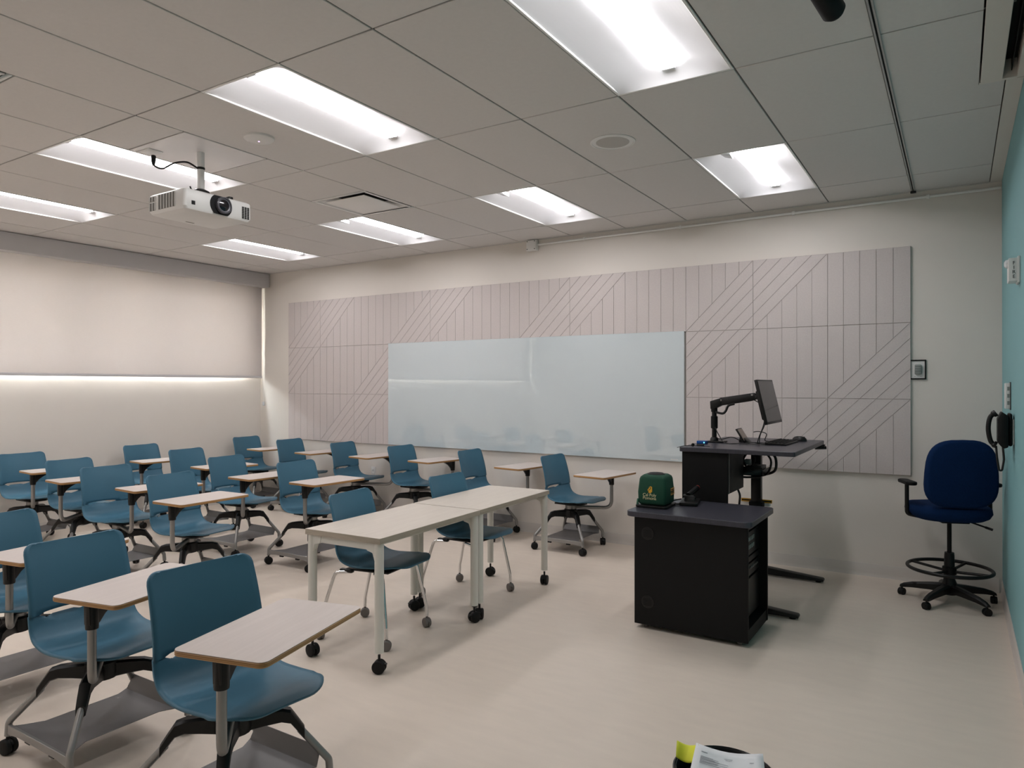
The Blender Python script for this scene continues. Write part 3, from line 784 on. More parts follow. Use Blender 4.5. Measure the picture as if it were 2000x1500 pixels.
# ------------------------------------------------------------------ two tables
def table(label, c, rz):
    t = thing('rolling_table', label, 'table', (c[0], c[1], 0), math.radians(rz), 'pale rolling tables')
    hx, hy, zt = .278, .506, .735
    m = MB(); m.extrude([(x, y, zt-.030) for x, y in rrect(-hx, hx, -hy, hy, .004, 2)], (0, 0, .030), mi=0)
    m.build('table_edge', TABLEEDGE, t)
    MB().box(-hx+.001, hx-.001, -hy+.001, hy-.001, zt, zt+.0012).build('table_top', TABLETOP, t)
    lx, ly = hx-.030, hy-.030
    for sy in (-1, 1): MB().box(-lx+.02, lx-.02, sy*ly-.014, sy*ly+.014, zt-.072, zt-.030).build('end_rail', TABLELEG, t, bevel=.003, seg=1)
    for sx in (-1, 1): MB().box(sx*(lx-.06)-.012, sx*(lx-.06)+.012, -ly+.014, ly-.014, zt-.062, zt-.030).build('side_rail', TABLELEG, t, bevel=.003, seg=1)
    for sx in (-1, 1):
        for sy in (-1, 1):
            m = MB(); m.tube([(sx*lx, sy*ly, .112), (sx*lx, sy*ly, zt-.031)], .0255, 20)
            m.build('leg', TABLELEG, t)
            m = MB(); m.extrude([(sx*lx, sy*ly-.018, zt-.031), (sx*lx-sx*.085, sy*ly-.018, zt-.031), (sx*lx-sx*.075, sy*ly-.018, zt-.075), (sx*lx-sx*.035, sy*ly-.018, zt-.085), (sx*lx-sx*.02, sy*ly-.018, zt-.13), (sx*lx, sy*ly-.018, zt-.13)], (0, .036, 0))
            m.build('corner_bracket', TABLELEG, t, bevel=.003, seg=1)
            cst = caster(t, (sx*lx, sy*ly, 0), random.uniform(0, 2*PI), TW, TS, .015)
            MB().box(.02, .042, -.012, .012, .045, .055).build('brake', BLACKP, cst, bevel=.002, seg=1)
    return t
table('pale laminate rolling table nearer the viewer', (-2.925, 3.318), 2.6)
table('pale laminate rolling table farther back, butted to its twin', (-2.975, 4.338), 2.6)

# ------------------------------------------------------------------ projector
PC = (-4.195, 2.822)
t = thing('projector', 'white ceiling projector with a black-ringed lens', 'projector', (PC[0], PC[1], 0))
x0, x1, y0, y1, z0, z1 = -.192, .192, -.243, .243, 2.640, 2.778
m = MB(); m.extrude([(x0, y0+.0, z0+.03), (x0, y0, z1), (x0, y1, z1), (x0, y1, z0+.03)], (x1-x0, 0, 0))
body = MB()
sec = [(z0+.030, 0), (z0+.010, .004), (z0, .016)]
pl = rrect(x0, x1, y0, y1, .022, 4)
vs = []; levels = [(z1-.004, .006), (z1, .014)]
prof = [(z1, .012), (z1-.006, .003), (z1-.012, 0), (z0+.028, 0), (z0+.012, .010), (z0, .045)]
for z, ins in prof:
    for (x, y) in rrect(x0+ins, x1-ins, y0+ins, y1-ins, .022, 4): vs.append((x, y, z))
n = 20; fs = [tuple(range(n)), tuple((len(prof)-1)*n+j for j in range(n))]
for i in range(len(prof)-1):
    for j in range(n): fs.append((i*n+j, i*n+(j+1)%n, (i+1)*n+(j+1)%n, (i+1)*n+j))
body.add(vs, fs); body.build('body', PLASTW, t, smooth=35)
RX = Matrix.Rotation(PI/2, 3, 'Y')
zc = (z0+z1)/2 + .008; yc = .012
m = MB(); pts = []
for k in range(28):
    a = 2*PI*k/28; yy = .080*math.cos(a); zz = .075*math.sin(a); pts.append((x1-.002, yc+yy, zc+max(-.06, min(.057, zz))))
m.extrude(pts, (.0045, 0, 0)); m.build('lens_surround', BLACKM, t)
ring = MB().lathe([(.052, 0), (.054, .004), (.053, .022), (.046, .026), (.044, .018), (.036, .016), (.034, .008), (.028, .006)], 32, (x1, yc+.012, zc), M=RX).build('lens_ring', LENSG, t)
MB().lathe([(.044, .012), (.030, .017), (.012, .019), (.001, .0195)], 32, (x1, yc+.012, zc), M=RX).build('lens_glass', GLASSDK, ring)
MB().box(x1-.001, x1+.0022, y0+.048, y0+.072, zc-.036, zc-.012).build('sensor_window', DARKHOLE, t)
for k in range(3):
    g = MB(); yb = y1 - .075 + k*.020
    g.box(x1-.001, x1+.0015, yb, yb+.015, zc-.052, zc+.028); go = g.build('front_grille', VENTG, t)
    s_ = MB()
    for q in range(7): s_.box(x1+.0014, x1+.0030, yb, yb+.015, zc-.049+q*.011, zc-.043+q*.011)
    so = s_.build('grille_slats', BLACKM, go, weld=False); so['kind'] = 'stuff'
for xa, xb, za, zb in ((-.08, .10, -.045, .048), (-.175, -.115, -.045, .005), (-.175, -.115, .013, .045)):
    go = MB().box(xa, xb, y0-.0018, y0+.001, zc+za, zc+zb).build('side_grille', VENTG, t)
    s_ = MB(); k = int((xb-xa)/.026)
    for q in range(k+1):
        xx = xa + (xb-xa)*q/max(k, 1); s_.box(xx-.0025, xx+.0025, y0-.005, y0-.0018, zc+za, zc+zb)
    so = s_.build('grille_bars', PLASTW, go, weld=False); so['kind'] = 'stuff'
MB().box(-.115, -.10, -.04, .02, z0-.0006, z0+.0002).build('makers_name', VENTG, t)
pole = (-4.232-PC[0], 2.843-PC[1])
MB().cyl((pole[0], pole[1], 2.85), (pole[0], pole[1], H+.008), .0245, 20).build('pole', WHITEM, t)
MB().lathe([(.026, 2.985), (.027, 2.988), (.027, 2.998), (.026, 3.0)], 20, (pole[0], pole[1], 0)).build('pole_collar', BLACKP, t)
m = MB(); m.lathe([(.03, 2.855), (.055, 2.842), (.06, 2.826), (.05, 2.80), (.06, 2.793)], 20, (pole[0], pole[1], 0)); mt = m.build('mount', BLACKP, t)
for dx, dy in ((.12, .10), (.12, -.10), (-.10, .11), (-.10, -.11)):
    MB().tube([(pole[0]*.3, pole[1]*.3, 2.80), (dx, dy, 2.792), (dx, dy, 2.774)], .010, 8).build('mount_arm', BLACKP, mt)
MB().box(.08, .16, .095, .125, 2.778, 2.80).build('mount_foot', BLACKP, mt, bevel=.003)
MB().tube(spline([(pole[0]-.04, pole[1]-.05, 2.87), (pole[0]-.055, pole[1]-.02, 2.83), (pole[0]-.02, pole[1]-.05, 2.80), (pole[0]-.05, pole[1]+.04, 2.79)], 6), .005, 8).build('mount_cable', BLACKP, mt)
MB().tube(spline([(pole[0]+.0, pole[1]-.028, 2.992), (pole[0]-.03, pole[1]-.08, 3.02), (pole[0]-.09, pole[1]-.13, 3.01), (pole[0]-.15, pole[1]-.17, 2.975), (pole[0]-.19, pole[1]-.20, 2.99), (pole[0]-.20, pole[1]-.205, 3.02)], 8), .006, 8).build('power_cord', BLACKP, t)
MB().lathe([(.008, 2.995), (.014, 3.02), (.016, 3.055), (.012, 3.06)], 12, (pole[0]-.20, pole[1]-.205, 0)).build('power_plug', BLACKP, t)
t = thing('projector_ceiling_plate', 'square white metal ceiling plate holding the projector pole', 'mounting plate', (GX-5*TX+TX/2, GY-TY+.30+TX/2, H))
s_ = TX/2-.005
MB().box(-s_, s_, -s_, s_, -.002, .008).build('plate', mat('plate_gloss', srgb(222, 219, 218), .18, noise=.01), t, bevel=.002, seg=1)
MB().box(-.29, -.24+.09, -.26, -.16, -.007, -.002).build('outlet_cover', PLASTW, t, bevel=.003)

# ------------------------------------------------------------------ equipment rack cabinet
t = thing('equipment_cabinet', 'low black rack cabinet with electronics on its right side', 'cabinet', (-1.41, 4.54, 0))
X0, X1, Y0, Y1 = -.360, .357, -.26, .26
MB().box(X0, X1, Y0, Y0+.02, .028, .722).build('front_panel', BLACKM, t, bevel=.002, seg=1)
MB().box(X0, X1, Y1-.02, Y1, .028, .722).build('rear_panel', BLACKM, t, bevel=.002, seg=1)
MB().box(X0, X0+.02, Y0+.02, Y1-.02, .028, .722).build('side_panel', BLACKM, t)
MB().box(X0+.02, X1-.005, Y0+.02, Y1-.02, .028, .10).build('plinth', BLACKM, t)
m = MB(); m.extrude([(x, y, .722) for x, y in rrect(X0-.04, X1+.03, Y0-.055, Y1+.06, .045, 5)], (0, 0, .034)); m.build('worktop', DARKLAM, t, bevel=.003, seg=1)
MB().box(X1-.09, X1-.08, Y0+.02, Y1-.02, .10, .722).build('rack_back', DARKHOLE, t)
for z in (.614, .178):
    g = MB().lathe([(.042, 0), (.042, .003), (.036, .004), (.001, .004)], 28, (X0+.091, Y0, z), M=Matrix.Rotation(PI/2, 3, 'X')).build('round_vent', BLACKP, t)
    for k in range(-2, 3): MB().box(X0+.091-.026, X0+.091+.026, Y0-.0055, Y0-.004, z+k*.010-.002, z+k*.010+.002).build('vent_slat', BLACKM, g)
for (za, zb, nm) in ((.655, .705, 'a'), (.50, .645, 'b'), (.455, .49, 'c'), (.37, .445, 'd'), (.12, .355, 'e')):
    u = MB().box(X1-.078, X1-.05, Y0+.035, Y1-.035, za, zb).build('rack_unit', BLACKP, t, bevel=.002, seg=1)
    if nm == 'b':
        MB().box(X1-.05, X1-.047, Y0+.07, Y0+.13, za+.03, zb-.03).build('unit_display', SCREEN, u)
        for q in range(4):
            for w in range(2): MB().box(X1-.05, X1-.046, Y0+.20+q*.04, Y0+.225+q*.04, za+.04+w*.05, za+.065+w*.05).build('unit_key', GREYP, u)
    if nm == 'd':
        for q in range(6): MB().cyl((X1-.05, Y0+.24+q*.035, .42), (X1-.040, Y0+.24+q*.035, .42), .006, 10).build('jack', SILVER, u)
        MB().box(X1-.05, X1-.047, Y0+.06, Y0+.16, .385, .42).build('unit_label', PLASTW, u)
for xx in (X0+.06, X1-.06):
    for yy in (Y0+.06, Y1-.06): caster(t, (xx, yy, -.0), 0, GW, GS, .0105).scale = (.5, .9, .46)

# green microphone cube on its charging dock
t = thing('microphone_cube', 'green padded cube with a black disc on top, gold lettering', 'microphone', (-1.705, 4.50, .757), math.radians(2))
m = MB(); m.extrude([(x, y, 0) for x, y in rrect(-.108, .108, -.112, .112, .02, 4)], (0, 0, .016)); m.build('dock', BLACKP, t, bevel=.004)
vs = []; prof = [(.017, .012), (.024, .004), (.034, 0), (.10, -.002), (.185, .006), (.200, .012), (.212, .028)]
for z, ins in prof:
    for (x, y) in rrect(-.095+ins, .095-ins, -.098+ins, .098-ins, .022, 4): vs.append((x, y, z))
n = 20; fs = [tuple(range(n)), tuple((len(prof)-1)*n+j for j in range(n))]
for i in range(len(prof)-1):
    for j in range(n): fs.append((i*n+j, i*n+(j+1)%n, (i+1)*n+(j+1)%n, (i+1)*n+j))
MB().add(vs, fs).build('cube', GREENF, t, smooth=50)
MB().lathe([(.058, .208), (.058, .214), (.045, .221), (.001, .224)], 28).build('microphone_disc', BLACKM, t)
text('lettering', 'Cal Poly\nPomona', .029, CREAM, (-.012, -.1004, .073), (PI/2, 0, 0), t, spacing=.95, line=.72)
em = [(-.013, 0), (-.008, .006), (-.016, .012), (-.016, .020), (-.010, .024), (-.006, .034), (.0, .040), (.008, .040), (.014, .036), (.014, .006), (.008, 0), (0, -.005)]
eb = MB().extrude([(x-.008, -.1002, z+.101) for x, z in em], (0, -.0008, 0)).build('emblem', GOLD, t, smooth=0)
MB().tube(spline([(-.018, -.1013, .115), (-.008, -.1013, .122), (-.004, -.1013, .131), (-.010, -.1013, .136)], 5), .0022, 6).build('emblem_line', GREENF, eb)
MB().box(.0955, .0968, .01, .085, .075, .122).build('sticker', ORANGE, t)
for z in (.088, .099, .110): MB().box(.0967, .0972, .018, .078, z-.0025, z+.0025).build('sticker_line', BLACKM, t)
MB().extrude([(-.104, -.10, .016), (-.098, -.10, .055), (-.088, -.10, .055), (-.090, -.10, .016)], (0, .012, 0)).build('dock_prong', mat('green_clear', srgb(60, 110, 90), .2, noise=.03), t, bevel=.002)
t = thing('charging_stand', 'black stand with a slanted barrel beside the green cube', 'stand', (-1.545, 4.72, .757), math.radians(12))
m = MB(); m.extrude([(x, y, 0) for x, y in rrect(-.06, .06, -.13, .10, .015, 3)], (0, 0, .022)); m.build('base', BLACKP, t, bevel=.004)
MB().extrude([(-.035, -.06, .022), (-.035, -.045, .05), (-.045, -.045, .058), (-.045, .0, .062), (-.035, .02, .045), (-.035, .03, .022)], (.07, 0, 0)).build('cradle', BLACKP, t, bevel=.004)
MB().cyl((-.01, -.03, .058), (.035, .115, .092), .017, 16).build('barrel', BLACKP, t)
MB().cyl((.035, .115, .092), (.0365, .120, .0935), .0165, 16).build('barrel_end', REDP, t)
t = tag(MB().tube(spline([(-1.60, 4.70, .785), (-1.64, 4.64, .775), (-1.60, 4.60, .765), (-1.585, 4.66, .762), (-1.61, 4.58, .764), (-1.56, 4.60, .765)], 6), .004, 8).build('charging_cable', BLACKP), 'short black cable looped between the green cube and stand', 'cable')

# ------------------------------------------------------------------ sit-stand desk
DZ = 1.12
t = thing('standing_desk', 'tall black height-adjustable lectern desk by the felt panels', 'desk', (-1.30, 5.52, 0))
m = MB(); m.extrude([(x, y, DZ-.032) for x, y in rrect(-.392, .392, -.600, .600, .012, 3)], (0, 0, .032)); m.build('desktop', DARKLAM, t, bevel=.003, seg=1)
for y in (-.515, .520):
    MB().box(-.17, -.06, y-.04, y+.04, .07, .60).build('column', BLACKM, t, bevel=.006)
    MB().box(-.155, -.075, y-.03, y+.03, .58, 1.06).build('column_inner', BLACKP, t, bevel=.004)
    m = MB(); m.extrude([(-.385, y-.035, .012), (-.385, y-.035, .03), (-.16, y-.035, .072), (-.06, y-.035, .072), (.395, y-.035, .034), (.402, y-.035, .026), (.402, y-.035, .012)], (0, .07, 0)); m.build('foot', BLACKP, t, bevel=.005)
    for x in (-.35, .36): MB().lathe([(.022, 0), (.022, .008), (.01, .012)], 12, (x, y, 0)).build('levelling_pad', RUBBER, t)
MB().box(-.13, -.10, -.49, .49, 1.02, 1.06).build('crossbar', BLACKM, t)
MB().box(-.384, -.058, -.56, -.545, .45, 1.085).build('side_panel', BLACKM, t, bevel=.002, seg=1)
MB().box(-.36, -.345, -.55, .40, .60, 1.085).build('modesty_panel', BLACKM, t)
bx = MB().box(-.20, -.055, -.54, -.14, .80, 1.085).build('computer_box', BLACKM, t, bevel=.003, seg=1)
MB().box(-.056, -.0535, -.54, -.535, .80, 1.085).build('box_edge', SILVER, bx)
# under-desk electronics
tr = MB(); tr.box(-.16, .07, -.10, .16, .885, .890); tr.box(-.16, .07, -.10, -.095, .885, .95); tr.box(.065, .07, -.10, .16, .885, .93)
tr = tr.build('cable_tray', BLACKP, t)
MB().box(-.06, .055, -.075, .10, .895, .955).build('amplifier', mat('dark_green_grey', srgb(58, 64, 62), .4, noise=.08), tr, bevel=.004)
MB().box(-.145, -.09, -.08, .02, .91, 1.03).build('power_brick', BLACKP, tr, bevel=.008)
MB().box(-.075, -.03, -.06, .0, .96, 1.0).build('adapter', GREYP, tr, bevel=.006)
for (a, b, c, d) in (((.05, -.02, 1.08), (.115, -.02, 1.0), (.09, -.02, .90), (0, .0, .87)), ((-.12, -.05, 1.08), (-.16, -.08, .98), (-.12, -.12, .88), (.05, -.06, .875)), ((-.04, .02, 1.08), (-.07, -.09, 1.0), (-.02, -.11, .93), (.03, -.08, .90)), ((-.10, -.16, .80), (-.08, -.15, .74), (-.09, -.13, .66), (-.10, -.10, .55))):
    MB().tube(spline([a, b, c, d], 7), .008, 8).build('cable', BLACKP, tr)
for (a, b, c) in (((-.10, -.06, 1.07), (-.08, -.10, .98), (-.12, -.05, .90)), ((.0, -.09, 1.07), (.02, -.10, 1.0), (-.02, -.085, .95))):
    MB().tube(spline([a, b, c], 7), .005, 8).build('cable', BLACKP, tr)
MB().tube(spline([(.06, .05, 1.07), (.13, .05, 1.02), (.13, .05, .92), (.05, .06, .88), (-.02, .05, .87)], 7), .010, 8).build('cable', BLACKP, tr)
MB().cyl((.33, .56, 1.06), (.405, .60, 1.062), .013, 12).build('adjust_lever', BLACKP, t)
MB().box(.36, .40, .565, .60, 1.066, 1.088).build('lever_mount', BLACKP, t, bevel=.003)
pl = MB().box(-.27, -.02, .56, .60, .555, .60).build('power_rail', PLASTW, t, bevel=.003)
MB().box(-.25, .0, .556, .5598, .585, .612).build('warning_strip', GOLD, pl)
MB().box(-.245, -.005, .5545, .5561, .594, .603).build('strip_print', BLACKM, pl)

# things on the desk top
AX, AY = -1.60, 5.47
t = thing('monitor', 'black computer monitor on a jointed desk arm', 'monitor', (AX, AY, DZ))
MB().box(-.05, .085, -.06, .06, .001, .012).build('clamp_base', BLACKP, t, bevel=.003)
MB().lathe([(.032, .012), (.03, .03), (.022, .04)], 20).build('base_collar', BLACKP, t)
MB().cyl((0, 0, .03), (0, 0, .245), .018, 20).build('post', BLACKP, t)
MB().lathe([(.018, .105), (.026, .11), (.026, .20), (.018, .205)], 20, (0, 0, 0)).build('post_clamp', BLACKM, t)
MB().cyl((.0, 0, .235), (.0, 0, .315), .024, 20).build('elbow', BLACKM, t)
m = MB(); m.extrude([(-.024, -.026, .255), (-.028, -.026, .318), (.06, -.026, .345), (.06, -.026, .285), (.02, -.026, .265)], (0, .052, 0)); m.build('elbow_arm', BLACKP, t, bevel=.006)
m = MB(); m.extrude([(.04, -.022, .282), (.045, -.022, .345), (.305, -.022, .385), (.32, -.022, .372), (.32, -.022, .335), (.28, -.022, .322), (.10, -.022, .292)], (0, .044, 0)); arm = m.build('arm', BLACKP, t, bevel=.006)
for x, z in ((.055, .327), (.29, .370)): MB().cyl((x, -.022, z), (x, -.0255, z), .008, 12).build('joint_screw', SILVER, arm)
MB().tube(spline([(.015, -.02, .235), (.07, -.024, .225), (.095, -.024, .245), (.115, -.024, .285), (.16, -.02, .30)], 7), .009, 8).build('arm_cable', BLACKP, arm)
MB().obox((.345, 0, .352), (.07, .05, .03)).build('wrist', BLACKP, t, bevel=.004)
ti = math.radians(-13); MT = Matrix.Rotation(ti, 3, 'Y')
mc = Vector((.392, .06, .318))
MB().obox(mc + MT @ Vector((-.03, -.03, .03)), (.03, .11, .11), MT).build('mount_plate', BLACKP, t, bevel=.004)
mm = MB(); mm.obox(mc, (.022, .50, .335), MT); mon = mm.build('housing', BLACKP, t, bevel=.004)
MB().obox(mc + MT @ Vector((-.022, 0, -.02)), (.026, .38, .22), MT).build('housing_rear', BLACKM, mon, bevel=.010)
MB().obox(mc + MT @ Vector((.0115, 0, .004)), (.0015, .484, .305), MT).build('screen', SCREEN, mon)
for pts in ([(.33, 0, .335), (.345, -.02, .30), (.37, .01, .285), (.36, .02, .32)], [(.30, 0, .33), (.33, .02, .31), (.35, -.02, .29), (.375, -.01, .30)], [(.355, -.03, .41), (.335, -.03, .435), (.345, -.03, .44), (.36, -.03, .40)],
            [(.385, -.02, .20), (.375, -.05, .13), (.355, -.08, .06), (.34, -.08, .006)], [(.39, -.02, .20), (.385, -.05, .14), (.36, -.07, .07), (.35, -.05, .006)]):
    MB().tube(spline(pts, 7), .0035, 6).build('cable', BLACKP, t)
t = thing('touch_panel', 'small tilted touch control panel on the desk', 'control panel', (-1.40, 5.60, DZ))
PT = Matrix.Rotation(math.radians(-32), 3, 'Y')
MB().obox(Vector((-.02, 0, .055)), (.012, .15, .115), PT).build('housing', BLACKP, t, bevel=.003)
MB().obox(Vector((-.02, 0, .055)) + PT @ Vector((.0065, 0, .0)), (.0012, .132, .098), PT).build('screen', LCD, t)
MB().extrude([(-.035, -.05, .001), (.04, -.05, .001), (.01, -.05, .03), (-.025, -.05, .05)], (0, .10, 0)).build('foot', BLACKP, t, bevel=.002)
t = thing('keyboard', 'black keyboard on the standing desk', 'keyboard', (-1.13, 5.62, DZ), math.radians(-2))
MB().extrude([(-.075, -.20, .0012), (.075, -.20, .0012), (.075, -.20, .012), (-.075, -.20, .022)], (0, .40, 0)).build('case', BLACKP, t, bevel=.003)
kk = MB().box(-.0075, .0075, -.008, .008, 0, .005).mesh('key', BLACKM, bevel=.0015, seg=1)
for r in range(5):
    for c in range(17): inst('key', kk, t, (.055 - r*.026, -.175 + c*.0218, .013 + r*.0018))
t = thing('computer_mouse', 'black mouse past the keyboard on the desk', 'mouse', (-1.06, 5.93, DZ))
vs = []; n = 18; prof = [(1, .002), (1.0, .012), (.9, .024), (.65, .034), (.3, .039)]
for s_, z in prof:
    for j in range(n): a = 2*PI*j/n; vs.append((.055*s_*math.cos(a) - .006*(1-s_), .034*s_*math.sin(a), z))
fs = [tuple(range(n)), tuple((len(prof)-1)*n+j for j in range(n))]
for i in range(len(prof)-1):
    for j in range(n): fs.append((i*n+j, i*n+(j+1)%n, (i+1)*n+(j+1)%n, (i+1)*n+j))
MB().add(vs, fs).build('body', BLACKP, t, smooth=60); MB().box(.02, .04, -.004, .004, .028, .036).build('scroll_wheel', RUBBER, t)
t = thing('usb_hub', 'small blue metal box with a glowing light on the desk', 'hub', (-1.632, 5.27, DZ))
MB().box(-.035, .035, -.03, .03, .001, .024).build('case', BLUEHUB, t, bevel=.003)
MB().box(.018, .026, -.0312, -.029, .008, .016).build('status_light', LEDC, t)
t = thing('lapel_microphone', 'tiny clip-on microphone with foam tip at the desk corner', 'microphone', (-1.60, 5.00, DZ))
MB().tube(spline([(-.10, -.10, -.004), (-.07, -.05, .006), (-.03, .0, .006), (.03, .03, .005), (.09, .05, .004)], 6), .0022, 6).build('wire', BLACKP, t)
MB().lathe([(.001, -.012), (.009, -.009), (.012, 0), (.009, .009), (.001, .012)], 12, (-.02, .01, .012)).build('foam_tip', BLACKM, t)
MB().tube([(.0, .03, .010), (.05, .05, .010)], [.006, .010], 10).build('clip', BLACKP, t)
cables = [('thin black cable running from the monitor post across the desk', [(AX+.01, AY-.02, DZ+.12), (AX+.05, AY-.05, DZ+.06), (AX+.11, AY-.10, DZ+.006), (AX+.22, AY-.10, DZ+.006), (AX+.36, AY-.08, DZ+.006)]),
          ('black cable arching from the monitor post to the touch panel', [(AX+.0, AY-.02, DZ+.05), (AX+.05, AY+.0, DZ+.025), (AX+.12, AY+.05, DZ+.04), (AX+.18, AY+.08, DZ+.012)]),
          ('black cable coiled in front of the touch panel', [(-1.33, 5.36, DZ+.006), (-1.28, 5.34, DZ+.02), (-1.22, 5.40, DZ+.006), (-1.24, 5.52, DZ+.006), (-1.33, 5.50, DZ+.006), (-1.36, 5.42, DZ+.006)]),
          ('black keyboard cable bent upward behind the keyboard', [(-1.21, 5.62, DZ+.012), (-1.25, 5.60, DZ+.02), (-1.24, 5.60, DZ+.07), (-1.30, 5.62, DZ+.085), (-1.34, 5.62, DZ+.08)])]
for lab, pts in cables: tag(MB().tube(spline(pts, 8), .0035, 6).build('desk_cable', BLACKP), lab, 'cable')

# ------------------------------------------------------------------ drafting stool
t = thing('drafting_stool', 'navy fabric drafting stool on black casters in the corner', 'stool', (-.055, 5.98, 0), math.radians(112))
for k in range(5):
    a = math.radians(72*k + 60); R = .305
    sec = [(.03, .135, .075, .032), (.12, .125, .075, .027), (.24, .105, .068, .023), (R-.01, .088, .060, .020), (R+.012, .074, .058, .018)]
    vs = []
    for r, zt, zb, w in sec:
        for yy, z in ((-w, zb), (-w, zt-.01), (-w*.5, zt), (w*.5, zt), (w, zt-.01), (w, zb)):
            vs.append((r*math.cos(a)-yy*math.sin(a), r*math.sin(a)+yy*math.cos(a), z))
    n = 6; fs = [tuple(range(n)), tuple((len(sec)-1)*n+j for j in range(n))]
    for i in range(len(sec)-1):
        for j in range(n): fs.append((i*n+j, i*n+(j+1)%n, (i+1)*n+(j+1)%n, (i+1)*n+j))
    MB().add(vs, fs).build('base_leg', BLACKP, t, smooth=30)
    c = caster(t, (R*math.cos(a), R*math.sin(a), 0), a+1.2, GW, CS, .0115); c.scale = (.9, .9, .75)
    for w_ in c.children: w_.data = CW; w_.scale = (.92, .92, 1.1); w_.location.z = .0305
MB().lathe([(.045, .06), (.048, .14), (.036, .17), (.032, .34), (.03, .36)], 20).build('column', BLACKP, t)
MB().cyl((0, 0, .35), (0, 0, .60), .0145, 16).build('gas_lift', BLACKM, t)
ring = [(.265*math.cos(2*PI*k/48), .265*math.sin(2*PI*k/48), .245) for k in range(49)]
fr = MB().tube(ring, .0125, 10, caps=False).build('foot_ring', BLACKP, t)
for k in range(4):
    a = PI/4 + k*PI/2; MB().tube([(.03*math.cos(a), .03*math.sin(a), .225), (.262*math.cos(a), .262*math.sin(a), .245)], .010, 8).build('ring_spoke', BLACKP, fr)
MB().lathe([(.034, .20), (.045, .205), (.045, .255), (.034, .26)], 16).build('ring_clamp', BLACKM, fr)
MB().box(-.11, .11, -.09, .09, .585, .615).build('seat_plate', BLACKM, t, bevel=.004)
MB().tube([(-.02, -.10, .595), (-.10, -.22, .555)], .006, 8).build('lever', BLACKM, t)
MB().tube([(-.085, -.198, .562), (-.11, -.235, .55)], .009, 8).build('lever_knob', BLACKP, t)
# seat cushion (local +x is forward)
def cushion(rx, ry, prof, sq=2.6, n=36):
    vs = []
    for s_, z in prof:
        for j in range(n):
            a = 2*PI*j/n; c, s2 = math.cos(a), math.sin(a)
            vs.append((rx*s_*math.copysign(abs(c)**(2/sq), c), ry*s_*math.copysign(abs(s2)**(2/sq), s2), z))
    fs = [tuple(range(n)), tuple((len(prof)-1)*n+j for j in range(n))]
    for i in range(len(prof)-1):
        for j in range(n): fs.append((i*n+j, i*n+(j+1)%n, (i+1)*n+(j+1)%n, (i+1)*n+j))
    return vs, fs
vs, fs = cushion(.245, .265, [(.80, .602), (.93, .622), (1.0, .655), (.985, .685), (.93, .70), (.7, .708), (.3, .704), (.02, .702)])
MB().add([(x+.03, y, z + (.0 if x < .1 else -.25*(x-.1)**2)) for x, y, z in vs], fs).build('seat', NAVY, t, smooth=60)
# backrest
vs, fs = cushion(.240, .232, [(.90, -.030), (.985, -.018), (1.0, 0), (.985, .022), (.93, .038), (.6, .046), (.02, .048)], 3.2)
bv = []
for x, y, z in vs:           # x -> height, z -> forward
    w = 1.0 + .07 * (-x / .240)
    bv.append((z - .205 + .25*y*y - .10*(x)*.6, y*w, .945 + x))
MB().add(bv, fs).build('backrest', NAVY, t, smooth=60)
MB().obox((-.135, 0, .67), (.02, .07, .14), Matrix.Rotation(math.radians(-8), 3, 'Y')).build('back_bar', BLACKM, t, bevel=.004)
for s_ in (1, -1):
    MB().tube(fillet([(.02, s_*.15, .60), (.02, s_*.275, .625), (.02, s_*.275, .845)], .03, 5), .014, 10).build('arm_post', BLACKP, t)
    m = MB(); m.extrude([(x, s_*.275 + y, .845) for x, y in rrect(-.10, .12, -.038, .038, .036, 5)], (0, 0, .026)); m.build('arm_pad', BLACKM, t, bevel=.008)

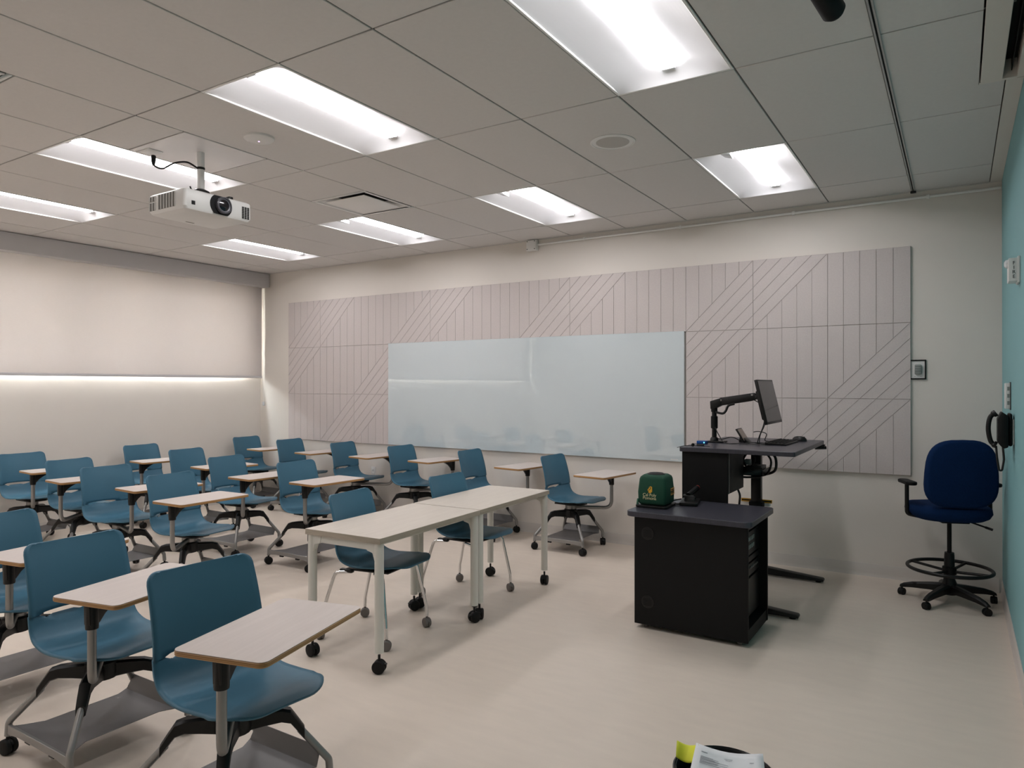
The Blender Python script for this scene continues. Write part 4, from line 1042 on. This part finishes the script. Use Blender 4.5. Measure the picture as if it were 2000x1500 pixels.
# ------------------------------------------------------------------ wastebasket and papers
BXY = (-.605, 2.165)
t = thing('wastebasket', 'round black wastebasket at the bottom edge', 'wastebasket', (BXY[0], BXY[1], 0))
MB().lathe([(.001, .004), (.108, .004), (.110, .010), (.142, .372), (.150, .376), (.150, .384), (.142, .385), (.137, .378), (.106, .014), (.001, .012)], 40).build('bin', BLACKP, t)
bag = [(.139, .30), (.141, .382), (.147, .389), (.152, .386), (.1535, .36), (.1515, .34)]
MB().lathe(bag, 40).build('bin_liner', BAGP, t)
BEND = lambda u, v: .016*math.sin(PI*u) - .004*math.sin(PI*v)
def sheet(name, m, pts, label, cat, n=8):
    """pts: four corners (a b top edge, c d bottom edge), curved slightly"""
    a, b, c, d = [Vector(p) for p in pts]; vs = []; fs = []
    nrm = (b-a).cross(d-a).normalized()
    for i in range(n+1):
        for j in range(n+1):
            u, v = i/n, j/n; p = a.lerp(b, u).lerp(d.lerp(c, u), v) + nrm*BEND(u, v)
            vs.append(p)
    for i in range(n):
        for j in range(n): fs.append((i*(n+1)+j, (i+1)*(n+1)+j, (i+1)*(n+1)+j+1, i*(n+1)+j+1))
    o = MB().add(vs, fs).build(name, m, smooth=60, weld=False)
    s_ = o.modifiers.new('t', 'SOLIDIFY'); s_.thickness = .0012
    return tag(o, label, cat)
R_ = Vector((math.cos(.56365), math.sin(.56365), 0))
PCOR = [(-.700, 2.197, .432), (-.516, 2.281, .412), (-.459, 2.088, .372), (-.663, 1.978, .392)]
pa = sheet('paper_sheet', PAPER, PCOR, 'white printed sheets sticking out of the wastebasket', 'paper')
pts = [Vector(p) for p in PCOR]
def on_paper(u, v, lift=.011):
    a, b, c, d = pts; nrm = (b-a).cross(d-a).normalized()
    return a.lerp(b, u).lerp(d.lerp(c, u), v) + nrm*BEND(u, v) + nrm*lift
sgn = 1 if ((pts[1]-pts[0]).cross(pts[3]-pts[0])).dot(Vector((0, 0, 1))) > 0 else -1
ink = MB()
def line(u0, u1, v, h=.008):
    ink.add([on_paper(u0, v, .0012*sgn), on_paper(u1, v, .0012*sgn), on_paper(u1, v+h, .0012*sgn), on_paper(u0, v+h, .0012*sgn)], [(0, 1, 2, 3)])
random.seed(3)
line(.10, .19, .14, .010); line(.44, .56, .17, .006); line(.46, .55, .20, .006); line(.80, .86, .22, .008)
for k in range(9): line(.10, .22 + .26*random.random() + (.12 if k > 3 else 0), .24 + k*.018, .007)
for k in range(5): line(.52+.02*k, .70+.03*random.random(), .50+.03*k, .024)
io = ink.build('print', INK, pa, smooth=0, weld=False); io['kind'] = 'stuff'
sheet('yellow_paper', YELLOW, [(-.758, 2.182, .430), (-.692, 2.195, .429), (-.690, 2.140, .398), (-.747, 2.140, .400)], 'crumpled yellow paper at the left rim of the wastebasket', 'paper')
